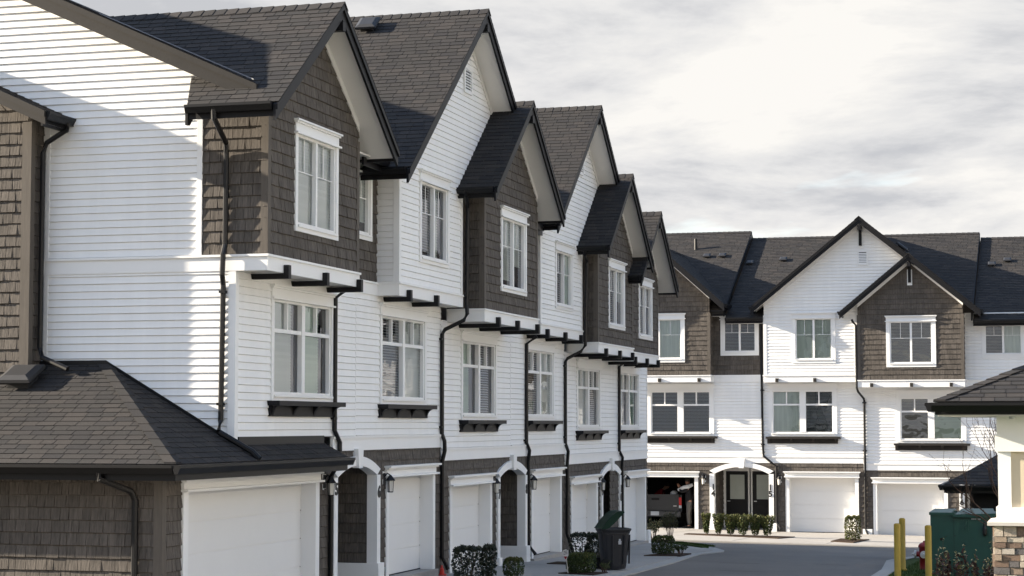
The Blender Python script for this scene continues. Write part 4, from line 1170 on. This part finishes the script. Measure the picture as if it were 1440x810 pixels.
m.prism([BP(.314,-.10,.80), BP(.314,.10,.80), BP(.27,.09,.34), BP(.27,-.09,.34)], (.012*math.cos(.5), .012*math.sin(.5), 0)); part('handle_recess', m, MT['rubber'], T)
m = M(); m.prism([BP(.328,-.05,.74), BP(.328,.0,.74), BP(.327,.0,.70), BP(.327,-.05,.70)], (.002,0,0)); m.prism([BP(.02,-.307,.70), BP(.09,-.307,.70), BP(.085,-.302,.62), BP(.025,-.302,.62)], (0,-.003,0)); m.prism([BP(.035,-.309,.75), BP(.07,-.309,.75), BP(.075,-.307,.70), BP(.03,-.307,.70)], (0,-.003,0))
part('sticker', m, MT['plate'], T)
for s_ in (-1,1):
    m = M(); c = Vector(BP(-.24, s_*.235, .13)); ax = Vector(BP(0,1,0))-Vector(BP(0,0,0))
    m.tube([c-ax*.03, c-ax*.025, c+ax*.025, c+ax*.03], [.11,.13,.13,.11], 18); part('wheel', m, MT['rubber'], T, smooth=False)
m = M(); rows = []
lp = [(-.34,.985),(-.31,1.02),(-.22,1.17),(-.10,1.31),(.01,1.395),(.14,1.405),(.16,1.375),(.07,1.27),(-.04,1.14),(-.16,1.02),(-.22,.985)]
m.prism([BP(a_, -.30, b_) for a_, b_ in lp], Vector(BP(0,.60,0))-Vector(BP(0,0,0)))
part('lid', m, MT['binlid'], T)

# small stake sign
x, y = -9.93, 38.5; z = gz(x,y)+.04
T = thing('yard_sign', W0, (x,y,z), 'small red and white shield sign on a thin leaning stake by the driveway', 'sign')
part('stake', M().tube([(x+.05,y,z-.15),(x-.01,y,z+.34)], .008, 6), MT['metal'], T)
sh = [(-.055,.46),(.0,.48),(.055,.46),(.055,.36),(.0,.27),(-.055,.36)]
part('sign_face', M().prism([(x+a-.015,y-.02,z+b) for a,b in sh], (0,.012,0)), MT['signw'], T)
part('red_shield', M().prism([(x+a*.72-.015,y-.0235,z+.335+(b-.335)*.72-.01) for a,b in [(-.055,.36),(.055,.36),(.0,.27)]] , (0,.003,0)), MT['red'], T)
m = M()
for k in range(3): m.prism([(x-.055,y-.0235,z+.375+.028*k),(x+.025,y-.0235,z+.395+.028*k),(x+.025,y-.0235,z+.405+.028*k),(x-.055,y-.0235,z+.385+.028*k)], (0,.003,0))
part('dark_stripe', m, MT['num'], T)
# red cone at the bottom edge
x, y = -11.86, 36.45; z = gz(x,y)+.04
m = M(); m.lathe((x,y,0), [(.09,z),(.09,z+.02),(.05,z+.022),(.035,z+.13),(.022,z+.14),(.016,z+.19),(.0,z+.19)], 14)
T = part('marker_cone', m, MT['redplastic'], org=(x,y,z)); tag(T, 'small red plastic cone at the foot of the downspout by the second garage', 'cone')

# bollards
def bollard(x, y, h, lbl):
    z = gz(x,y)+.02
    T = thing('bollard', W0, (x,y,z), lbl, 'bollard', 'yellow bollards by the green cabinet')
    m = M().lathe((x,y,0), [(.068,z-.1),(.068,z+h-.03),(.060,z+h-.010),(.035,z+h+.004),(0,z+h+.006)], 20); part('post', m, MT['yellow'], T, smooth=True)
    return T
bollard(-3.73, 41.5, 1.12, 'left yellow bollard, the shorter-looking front one of the pair')
T = bollard(-3.865, 44.2, 1.17, 'yellow bollard standing just behind the left one, with a collar at its foot')
part('foot_collar', M().lathe((-3.865,44.2,0), [(.095,gz(-3.9,44.2)+.0),(.095,gz(-3.9,44.2)+.09),(.07,gz(-3.9,44.2)+.10)], 18), MT['yellow'], T)
bollard(-3.11, 41.5, 1.10, 'yellow bollard on its own, in front of the red hydrant')
# hydrant
x, y = -3.45, 44.9; z = gz(x,y)-.10
T = thing('fire_hydrant', W0, (x,y,z), 'red fire hydrant with pale nozzle caps behind the yellow bollard', 'hydrant')
part('barrel', M().lathe((x,y,0), [(.15,z),(.15,z+.03),(.105,z+.035),(.105,z+.42),(.125,z+.43),(.125,z+.46),(.115,z+.47),(.115,z+.64),(.135,z+.65),(.135,z+.68),(.11,z+.72),(.06,z+.755),(.03,z+.76),(.03,z+.79),(0,z+.79)], 20), MT['red'], T, smooth=True)
for (dx, dy) in ((-1,0),(1,0),(0,-1)):
    c = Vector((x,y,z+.50)); d = Vector((dx,dy,0))
    n = part('nozzle', M().tube([c+d*.08,c+d*.17], .06, 14), MT['red'], T)
    part('nozzle_cap', M().tube([c+d*.17,c+d*.175,c+d*.215,c+d*.22,c+d*.27], [.065,.08,.08,.024,.02], 14), MT['chrome'] if False else MT['signw'], n)
# green cabinet
zf = gz(-2.5,42.5)+.02
T = thing('utility_cabinet', W0, (-2.5,42.5,zf), 'dark green steel utility cabinet with an overhanging lid, beside the stone pillar', 'utility cabinet')
m = M(); m.box(-3.136,-2.66,42.5,43.5,zf-.2,1.42); m.box(-2.655,-1.90,42.48,43.5,zf-.2,1.385); part('cabinet_body', m, MT['green'], T)
m = M(); m.prism([(-3.16,42.47,1.42),(-2.64,42.47,1.42),(-2.64,42.47,1.475),(-3.16,42.47,1.475)], (0,1.08,0))
m.prism([(-3.16,42.47,1.476),(-3.16,43.55,1.476),(-3.10,43.4,1.52),(-3.10,42.9,1.52)], (.46,0,0)); l = part('left_lid', m, MT['green'], T)
m = M(); m.prism([(-2.675,42.40,1.385),(-1.84,42.40,1.385),(-1.80,42.40,1.47),(-2.635,42.40,1.44)], (0,1.15,0))
m.add([]); m.poly((-2.63,42.41,1.442),(-1.82,42.41,1.472),(-1.9,43.5,1.53),(-2.55,43.5,1.52)); part('right_lid', m, MT['green'], T)
m = M(); m.box(-2.50,-2.36,42.462,42.479,1.10,1.33); m.tube([(-2.40,42.45,1.31),(-2.43,42.43,1.16),(-2.45,42.44,1.13)], .012, 6); part('latch', m, MT['green'], T)
m = M(); m.box(-2.06,-2.00,42.42,42.479,1.02,1.20); m.lathe((-2.03,42.44,0), [(.02,1.30),(.03,1.20),(.045,1.15),(.045,1.05),(.02,1.0)], 10); part('padlock', m, MT['num'], T)
m = M()
for k, (a, b) in enumerate(((-2.30,-2.27),(-2.265,-2.235),(-2.23,-2.20),(-2.18,-2.15),(-2.145,-2.115))): m.box(a,b,42.474,42.4795,1.335,1.36)
part('id_mark', m, MT['plate'], T)
m = M(); m.box(-2.66,-2.655,42.495,42.5,zf,1.38)
for zz in (.62,1.0): m.lathe((-2.63,42.478,zz), [(.012,-.008),(.012,.0)], 8, axis='y')
part('panel_seam', m, MT['num'], T)

# ---- stone pillar pavilion in the right foreground
T = thing('entrance_pavilion', W0, (.4,28.0,gz(0,28)), 'low-roofed pavilion with a cream column on a stone base, cut by the right edge', 'pavilion')
m = M(); zb = gz(-1,27); s = .43; Lh = math.hypot(1,s)
ex0, ey0, ez = -1.93, 26.98, 3.60; W = 4.6; hw = W/2
for (P0, eu, ev, en) in (((ex0,ey0,ez),(1,0,0),(0,1,s),(0,-s,1)), ((ex0,ey0+W,ez),(0,-1,0),(1,0,s),(-s,0,1)), ((ex0+W,ey0,ez),(0,1,0),(-1,0,s),(s,0,1)), ((ex0+W,ey0+W,ez),(-1,0,0),(0,-1,s),(0,s,1))):
    clad(m, P0, eu, ev, en, [(0,0),(W,0),(hw,hw*Lh)], **ROOF)
for k in range(14):
    t0, t1 = k/14*hw, min((k+1)/14*hw+.03, hw)
    for sx, sy in ((1,1),(-1,1)):
        X0 = ex0 if sx > 0 else ex0+W
        a = Vector((X0+sx*t0, ey0+t0, ez+s*t0+.032)); b = Vector((X0+sx*t1, ey0+t1, ez+s*t1+.018))
        for o in (Vector((sx*.16,0,0)), Vector((0,.16,0))): m.poly(a,b,b+o,a+o); m.poly(a,a+o,a+o-Vector((0,0,.033)),a-Vector((0,0,.033)))
part('roof', m, MT['shingle'], T)
m = M()
gutter_x(m, ex0-.02, ex0+W+.02, ey0+.01, ez-.01); gutter_y(m, ex0+.01, ey0, ey0+W, ez-.01, -1); gutter_y(m, ex0+W-.01, ey0, ey0+W, ez-.01, 1)
m.box(ex0+.02,ex0+W-.02,ey0+.02,ey0+.05,ez-.17,ez-.012); m.box(ex0+.02,ex0+.05,ey0+.051,ey0+W,ez-.17,ez-.012)
part('gutter', m, MT['gutter'], T)
part('roof_soffit', M().box(ex0+.05,ex0+W-.05,ey0+.06,ey0+W-.05,ez-.19,ez-.165), MT['soffit'], T)
part('soffit_light', M().lathe((-.93,27.25,0), [(.0,3.375),(.035,3.375),(.04,3.41),(.0,3.41)], 12), MT['plate'], T)
cx0, cy0, cw = -1.19, 27.40, .95
def pillar(P, cx0, cy0, cw):
    st = M(); zt = 1.96
    z = zb-.2
    while z < zt-.03:
        h = random.choice((.075,.085,.095,.15)); h = min(h, zt-z)
        for face in range(4):
            u = -.005
            while u < cw:
                w = random.uniform(.09,.27); w = min(w, cw-u+.005)
                if w < .05: break
                o = random.uniform(.01,.035)
                a, b = u+.006, u+w-.006
                if face == 0: st.box(cx0+a,cx0+b,cy0-o,cy0+.02,z+.005,z+h-.005)
                elif face == 1: st.box(cx0-o,cx0+.02,cy0+a,cy0+b,z+.005,z+h-.005)
                elif face == 2: st.box(cx0+a,cx0+b,cy0+cw-.02,cy0+cw+o,z+.005,z+h-.005)
                else: st.box(cx0+cw-.02,cx0+cw+o,cy0+a,cy0+b,z+.005,z+h-.005)
                u += w
        z += h
    s_ = part('stone_base', st, MT['stone'], P)
    part('mortar_core', M().box(cx0+.004,cx0+cw-.004,cy0+.004,cy0+cw-.004,zb-.3,zt), MT['mortar'], s_)
    c = M(); e = .085; z0_ = zt
    c.prism([(cx0-e,cy0-e,z0_),(cx0+cw+e,cy0-e,z0_),(cx0+cw+e,cy0+cw+e,z0_),(cx0-e,cy0+cw+e,z0_)], (0,0,.045))
    i = c.add([(cx0-e,cy0-e,z0_+.045),(cx0+cw+e,cy0-e,z0_+.045),(cx0+cw+e,cy0+cw+e,z0_+.045),(cx0-e,cy0+cw+e,z0_+.045),(cx0+.1,cy0+.1,z0_+.085),(cx0+cw-.1,cy0+.1,z0_+.085),(cx0+cw-.1,cy0+cw-.1,z0_+.085),(cx0+.1,cy0+cw-.1,z0_+.085)])
    for k in range(4): c.f.append((i+k,i+(k+1)%4,i+4+(k+1)%4,i+4+k))
    part('capstone', c, MT['capstone'], P)
    ux0, uy0, uw = cx0+.06, cy0+.06, cw-.12
    part('column_panel', M().box(ux0+.02,ux0+uw-.02,uy0+.02,uy0+uw-.02,z0_+.05,3.42), MT['stucco'], P)
    t = M(); k = .17
    for xx in (ux0, ux0+uw-k):
        for yy in (uy0, uy0+uw-k): t.box(xx,xx+k,yy,yy+k,z0_+.06,3.42)
    t.box(ux0-.03,ux0+uw+.03,uy0-.03,uy0+uw+.03,z0_+.055,2.20); t.box(ux0-.035,ux0+uw+.035,uy0-.035,uy0+uw+.035,2.94,3.16); t.box(ux0-.01,ux0+uw+.01,uy0-.01,uy0+uw+.01,3.16,3.42)
    part('column_trim', t, MT['trim'], P)
random.seed(3)
pillar(T, cx0, cy0, cw)
pillar(T, cx0+2.0, cy0, cw); pillar(T, cx0+2.0, cy0+2.1, cw)

# ---- dark shelter further back
zs = gz(-2,47)
T = thing('dark_shelter', W0, (-.8,48,zs), 'small dark-roofed shelter with black walls behind the green cabinet', 'shelter')
m = M(); s = .57; Lh = math.hypot(1,s); ex0, ey0, ez, W = -3.16, 47.0, 1.92, 5.0; hw = W/2
for (P0, eu, ev, en) in (((ex0,ey0,ez),(1,0,0),(0,1,s),(0,-s,1)), ((ex0,ey0+W,ez),(0,-1,0),(1,0,s),(-s,0,1)), ((ex0+W,ey0,ez),(0,1,0),(-1,0,s),(s,0,1)), ((ex0+W,ey0+W,ez),(-1,0,0),(0,-1,s),(0,s,1))):
    clad(m, P0, eu, ev, en, [(0,0),(W,0),(hw,hw*Lh)], **ROOF)
part('roof', m, MT['shingle'], T)
m = M(); gutter_x(m, ex0, ex0+W, ey0, ez-.01); gutter_y(m, ex0, ey0, ey0+W, ez-.01, -1); m.box(ex0+.01,ex0+W-.01,ey0+.005,ey0+.04,ez-.19,ez-.012); m.box(ex0+.01,ex0+.04,ey0+.041,ey0+W,ez-.19,ez-.012); part('gutter', m, MT['gutter'], T)
m = M(); m.box(-2.52,ex0+W-.4,ey0+.5,ey0+W-.4,zs-.2,ez-.05); m.box(ex0+.05,ex0+W-.05,ey0+.05,ey0+W-.05,ez-.2,ez-.17)
part('wall', m, MT['under'], T)

# ================================================================== TRUCK AND PEOPLE IN THE OPEN GARAGE
tz = gz(-14.8,71)+.035; tx0, tx1, ty = -15.80, -13.90, 70.35
T = thing('pickup_truck', W0, (-14.85,73,tz), 'dark grey pickup truck parked nose-in inside the open garage', 'pickup truck')
m = M(); m.box(tx0,tx0+.09,ty+.06,ty+2.0,tz+.55,tz+1.16); m.box(tx1-.09,tx1,ty+.06,ty+2.0,tz+.55,tz+1.16); m.box(tx0+.05,tx1-.05,ty+.1,ty+5.2,tz+.5,tz+.66); m.box(tx0,tx1,ty+3.6,ty+5.2,tz+.55,tz+1.1); m.box(tx0,tx1,ty+2.0,ty+3.6,tz+.55,tz+1.12)
part('body', m, MT['truck'], T)
m = M(); m.prism([(tx0+.06,ty+2.05,tz+1.12),(tx0+.16,ty+2.25,tz+1.70),(tx0+.16,ty+3.2,tz+1.72),(tx0+.06,ty+3.9,tz+1.12)], (1.78,0,0)); part('cab', m, MT['interior'], T)
m = M(); m.box(tx0+.10,tx1-.10,ty,ty+.055,tz+.60,tz+1.15); m.box(tx0+.10,tx1-.10,ty-.012,ty+.06,tz+1.151,tz+1.185); m.box(tx0+.3,tx1-.3,ty-.012,ty,tz+.66,tz+.72)
tg = part('tailgate', m, MT['truck'], T); part('tailgate_handle', M().box(-14.99,-14.71,ty-.018,ty-.001,tz+.98,tz+1.05), MT['rubber'], tg)
part('model_badge', M().box(-14.20,-14.08,ty-.008,ty-.001,tz+.76,tz+.79), MT['metal'], tg)
for (a, b) in ((tx0,tx0+.095),(tx1-.095,tx1)):
    l = part('tail_light', M().box(a,b,ty-.01,ty+.055,tz+.80,tz+1.08), MT['tail'], T); part('reversing_lens', M().box(a,b,ty-.01,ty+.055,tz+.70,tz+.797), MT['plate'], l)
m = M(); m.box(tx0+.02,tx1-.02,ty-.10,ty+.05,tz+.40,tz+.58); b = part('bumper', m, MT['chrome'], T); part('licence_plate', M().box(-15.0,-14.70,ty-.115,ty-.101,tz+.44,tz+.58), MT['plate'], b)
for x in (tx0+.13, tx1-.13):
    for yy in (ty+1.1, ty+4.4):
        c = Vector((x,yy,tz+.37)); w = part('wheel', M().tube([c-Vector((.12,0,0)),c+Vector((.12,0,0))], .37, 24), MT['rubber'], T); part('rim', M().tube([c-Vector((.125,0,0)),c+Vector((.125,0,0))], .21, 16), MT['chrome'], w)
m = M(); m.lathe((-14.22,ty+.25,0), [(.05,tz+1.14),(.14,tz+1.18),(.13,tz+1.26),(.06,tz+1.31),(0,tz+1.31)], 12)
tag(part('white_bundle', m, MT['plate'], org=(-14.22,ty+.25,tz+1.14)), 'crumpled white bundle resting on the tailgate of the truck', 'bundle')

def skinned(name, verts, edges, mt, parent, sub=2, root=0):
    og = ORG[parent.name]
    me = bpy.data.meshes.new(name); me.from_pydata([tuple(Vector(v[:3])-og) for v in verts], edges, []); me.materials.append(mt)
    o = bpy.data.objects.new(name, me); COL.objects.link(o); o.parent = parent; ORG[o.name] = og
    md = o.modifiers.new('skin', 'SKIN'); md.use_smooth_shade = True
    for i, v in enumerate(verts):
        me.skin_vertices[0].data[i].radius = (v[3], v[3]*(v[4] if len(v) > 4 else 1)); me.skin_vertices[0].data[i].use_root = (i == root)
    s_ = o.modifiers.new('sub', 'SUBSURF'); s_.levels = sub; s_.render_levels = sub
    return o
def person(px, py, pz, lbl, jacket, trous, bend=0., face=1, arms='raise'):
    """simple anatomical figure; bend leans the trunk towards -x*face"""
    P = thing('person', W0, (px,py,pz), lbl, 'person', None)
    def T_(x, z, y=0):        # lean above the hips
        if z > .92:
            d = z-.92; return (px+face*(x*math.cos(bend)+d*math.sin(bend)), py+y, pz+.92+d*math.cos(bend)-x*math.sin(bend))
        return (px+face*x, py+y, pz+z)
    V = []; Eg = []
    def ad(p, r, par=None, fl=1):
        V.append((*p, r, fl)); i = len(V)-1
        if par is not None: Eg.append((par, i))
        return i
    hip = ad(T_(0,.94), .115); belly = ad(T_(0,1.08), .125, hip); chest = ad(T_(0,1.28), .145, belly); neck0 = ad(T_(0,1.44), .07, chest); neck = ad(T_(.01,1.50), .052, neck0)
    h1 = ad(T_(.03,1.57), .082, neck); h2 = ad(T_(.04,1.66), .092, h1); ad(T_(.03,1.73), .06, h2)
    ends = []
    for s_ in (-1, 1):
        hp = ad(T_(0,.88,s_*.09), .095, hip); kn = ad(T_(.03,.48,s_*.10), .062, hp); an = ad(T_(0,.10,s_*.10), .042, kn); ad(T_(.10,.04,s_*.11), .04, an)
        sh = ad(T_(0,1.40,s_*.17), .062, chest)
        if arms == 'raise': el, wr = T_(.22,1.30,s_*.24), T_(.34,1.50,s_*.12)
        else: el, wr = T_(.22,1.18,s_*.20), T_(.45,1.20,s_*.12)
        e = ad(el, .046, sh); w = ad(wr, .032, e); ends.append(wr)
        d = (Vector(wr)-Vector(el)).normalized(); hnd = ad(tuple(Vector(wr)+d*.07), .034, w)
        for k in range(4):
            q = Vector(wr)+d*.11+Vector((0,(k-1.5)*.018,0)); f1 = ad(tuple(q), .009, hnd); ad(tuple(q+d*.05+Vector((0,0,-.02))), .008, f1)
        th = ad(tuple(Vector(wr)+d*.07+Vector((0,-s_*.035,.02))), .010, hnd); ad(tuple(Vector(wr)+d*.10+Vector((0,-s_*.05,.03))), .009, th)
    skinned('body', V, Eg, MT['skin'], P)
    J = []; Je = []
    def aj(p, r, par=None):
        J.append((*p, r)); i = len(J)-1
        if par is not None: Je.append((par, i))
        return i
    a = aj(T_(0,.74), .16); b = aj(T_(0,1.08), .165, a); c = aj(T_(0,1.30), .18, b); d = aj(T_(0,1.44), .095, c)
    for s_, wr in zip((-1,1), ends):
        sh = aj(T_(0,1.39,s_*.19), .085, c)
        el = T_(.22,1.30,s_*.24) if arms == 'raise' else T_(.22,1.18,s_*.20)
        e = aj(el, .062, sh); aj(tuple(Vector(el).lerp(Vector(wr), .85)), .045, e)
    skinned('jacket', J, Je, jacket, P)
    Tr = []; Te = []
    Tr.append((*T_(0,1.02), .13)); Tr.append((*T_(0,.92), .14)); Te.append((0,1))
    for s_ in (-1, 1):
        i = len(Tr); Tr += [(*T_(0,.84,s_*.095), .112), (*T_(.03,.48,s_*.10), .078), (*T_(0,.10,s_*.10), .066)]; Te += [(1,i),(i,i+1),(i+1,i+2)]
    skinned('trousers', Tr, Te, trous, P)
    hc = Vector(T_(.02,1.69)); hm = M().lathe(tuple(hc), [(.0,-.04),(.095,-.035),(.105,.02),(.08,.08),(.0,.105)], 14); part('hair', hm, MT['hair'], P, smooth=True)
    for s_ in (-1,1):
        c = Vector(T_(.05,.03,s_*.11)); part('shoe', M().box(c.x-.14,c.x+.14,c.y-.05,c.y+.05,pz,pz+.09), MT['rubber'], P)
    return P
pz = tz
person(-13.57, 70.15, pz, 'person in black jacket and grey trousers standing beside the truck, arms raised', MT['jacket'], MT['trouser'], bend=.05, face=-1)
person(-15.25, 71.9, pz, 'person in a red jacket leaning over beside the truck bed', MT['redcloth'], MT['jacket'], bend=.75, face=1, arms='reach')
m = M()
m.tube([(-13.95,70.0,pz+1.36),(-13.75,69.95,pz+1.44),(-13.58,69.95,pz+1.48),(-13.42,70.0,pz+1.55)], [.05,.075,.075,.05], 10)
tag(part('rolled_fabric', m, MT['plate'], org=(-13.7,70,pz+1.4)), 'pale rolled bundle carried at shoulder height by the person in black', 'bundle')

# ================================================================== ROW ACROSS THE LANE (right of the frame: seen in the window reflections)
ROWC = Frame((8.0,0,0), R(-90))                       # local x = -Y, facade looks to -X
T = thing('townhouse_block', ROWC, (-27,0,.4), 'white and taupe townhouse block across the lane, outside the right edge of the picture', 'townhouse block')
m = M(); hs = []
for k in range(9):
    xa = -50+5*k
    hs += [(xa+1.0,xa+3.4,3.6,5.2), (xa+1.3,xa+3.1,6.2,7.9)]
wallx(m, -51, -5, 2.9, 8.2, 0, hs, style='lap', exp=.224, t=.03); part('wall', m, MT['siding'], T)
m = M(); wallx(m, -51, -5, -.8, 2.9, 0, style='flat'); part('ground_wall', m, MT['shake'], T)
for (a, b, c, d) in hs:
    f = M(); f.box(a,b,-.03,.05,c,c+.1); f.box(a,b,-.03,.05,d-.15,d); f.box(a,a+.1,-.03,.05,c+.1,d-.15); f.box(b-.1,b,-.03,.05,c+.1,d-.15); f.box((a+b)/2-.06,(a+b)/2+.06,-.02,.05,c+.1,d-.15)
    w_ = part('window', f, MT['trim'], T); part('pane', M().box(a+.1,b-.1,.06,.1,c+.1,d-.1), MT['interior'], w_)
m = M(); m.poly((-51.3,-.5,8.1),(-4.7,-.5,8.1),(-4.7,6,11.6),(-51.3,6,11.6)); m.poly((-51.3,12.5,8.1),(-4.7,12.5,8.1),(-4.7,6,11.6),(-51.3,6,11.6))
for k in range(9):
    xc = -47.8+5*k
    if k % 2 == 0:
        m.poly((xc-2.4,-.7,7.8),(xc,-.7,9.7),(xc,4,9.7),(xc-2.4,4,7.8)); m.poly((xc+2.4,-.7,7.8),(xc,-.7,9.7),(xc,4,9.7),(xc+2.4,4,7.8))
part('roof', m, MT['shingle'], T)
for k in range(0, 9, 2):
    xc = -47.8+5*k; m = M(); m.prism([(xc-1.9,-.32,5.8),(xc+1.9,-.32,5.8),(xc+1.9,-.32,8.1),(xc,-.32,9.5),(xc-1.9,-.32,8.1)], (0,.30,0)); g_ = part('gable_bay', m, MT['shake'], T)
    f = M(); f.box(xc-.9,xc+.9,-.35,-.325,6.2,7.9); w_ = part('bay_window', f, MT['trim'], T); part('pane', M().box(xc-.78,xc+.78,-.36,-.352,6.32,7.74), MT['interior'], w_)
m = M(); m.box(-51,-50.95,0,12,-.8,8.1); m.box(-5.05,-5,0,12,-.8,8.1); m.box(-51,-5,11.95,12,-.8,8.1); part('rear_wall', m, MT['siding'], T)

# ================================================================== LIGHT, SKY, CAMERA
LD = Vector((1, .167, -.355)).normalized()
sun = bpy.data.lights.new('sun', 'SUN'); sun.energy = 4.5; sun.angle = R(.55); sun.color = (1, .88, .71)
so = bpy.data.objects.new('sun', sun); COL.objects.link(so); so.rotation_euler = LD.to_track_quat('-Z', 'Y').to_euler(); so.location = (-60,-10,40)
w = bpy.data.worlds.new('World'); scene.world = w; w.use_nodes = True
nt = w.node_tree; N = nt.nodes; L = nt.links; N.clear()
out = N.new('ShaderNodeOutputWorld')
sky = N.new('ShaderNodeTexSky'); sky.sky_type = 'NISHITA'; sky.sun_disc = False; sky.sun_elevation = math.asin(-LD.z); sky.sun_rotation = math.atan2(-LD.x, -LD.y); sky.air_density = 1; sky.dust_density = 1
b1 = N.new('ShaderNodeBackground'); b1.inputs[1].default_value = .12; L.new(sky.outputs[0], b1.inputs[0])
tc = N.new('ShaderNodeTexCoord'); sep = N.new('ShaderNodeSeparateXYZ'); L.new(tc.outputs['Generated'], sep.inputs[0])
def math_(op, a, b=None, c=None):
    n = N.new('ShaderNodeMath'); n.operation = op
    for i, v in enumerate((a, b, c)):
        if v is None: continue
        if isinstance(v, (int, float)): n.inputs[i].default_value = v
        else: L.new(v, n.inputs[i])
    return n.outputs[0]
zc = math_('ADD', math_('MAXIMUM', sep.outputs['Z'], 0), .16)
cx = math_('DIVIDE', sep.outputs['X'], zc); cy = math_('DIVIDE', sep.outputs['Y'], zc)
cb = N.new('ShaderNodeCombineXYZ'); L.new(cx, cb.inputs[0]); L.new(cy, cb.inputs[1])
def noise(scale, detail, rough, dist, off):
    mp = N.new('ShaderNodeMapping'); mp.inputs['Location'].default_value = off; mp.inputs['Scale'].default_value = (.85, 1.0, 1); mp.inputs['Rotation'].default_value = (0,0,R(-20)); L.new(cb.outputs[0], mp.inputs[0])
    n = N.new('ShaderNodeTexNoise'); n.inputs['Scale'].default_value = scale; n.inputs['Detail'].default_value = detail; n.inputs['Roughness'].default_value = rough; n.inputs['Distortion'].default_value = dist
    L.new(mp.outputs[0], n.inputs['Vector']); return n.outputs['Fac']
shade = noise(1.5, 10, .60, .25, (3.1,1.7,0))
r = N.new('ShaderNodeValToRGB'); L.new(shade, r.inputs[0])
e = r.color_ramp.elements; e[0].position = .405; e[0].color = (.60,.61,.64,1); e[1].position = .585; e[1].color = (1.0,.975,.935,1)
x_ = e.new(.49); x_.color = (.82,.815,.815,1)
# thin overcast grows brighter towards the zenith
zb_ = N.new('ShaderNodeMapRange'); zb_.inputs['From Min'].default_value = .22; zb_.inputs['From Max'].default_value = .85; zb_.inputs['To Min'].default_value = .236; zb_.inputs['To Max'].default_value = .24
L.new(sep.outputs['Z'], zb_.inputs['Value'])
b2 = N.new('ShaderNodeBackground'); L.new(r.outputs[0], b2.inputs[0]); L.new(zb_.outputs[0], b2.inputs[1])
hi = N.new('ShaderNodeMapRange'); hi.inputs['From Min'].default_value = .25; hi.inputs['From Max'].default_value = .6; hi.inputs['To Min'].default_value = 1; hi.inputs['To Max'].default_value = .12
L.new(sep.outputs['Z'], hi.inputs['Value'])
cov = noise(.9, 6, .55, .3, (7.7,-2.4,0)); mr = N.new('ShaderNodeMapRange'); mr.inputs['From Min'].default_value = .24; mr.inputs['From Max'].default_value = .38; mr.inputs['To Min'].default_value = .35; mr.inputs['To Max'].default_value = 1
L.new(cov, mr.inputs['Value'])
mx = N.new('ShaderNodeMixShader'); L.new(math_('MULTIPLY', mr.outputs[0], hi.outputs[0]), mx.inputs[0]); L.new(b1.outputs[0], mx.inputs[1]); L.new(b2.outputs[0], mx.inputs[2]); L.new(mx.outputs[0], out.inputs[0])

cam = bpy.data.cameras.new('camera'); co = bpy.data.objects.new('camera', cam); COL.objects.link(co)
cam.lens = 70; cam.sensor_width = 36; cam.clip_end = 2000; cam.clip_start = .1
co.location = (0, 0, 3.3); co.rotation_euler = (R(90)+math.atan(192/2800), 0, R(16.02))
scene.camera = co
scene.view_settings.view_transform = 'Standard'; scene.view_settings.look = 'None'; scene.view_settings.gamma = 1
scene.view_settings.exposure = 2.05
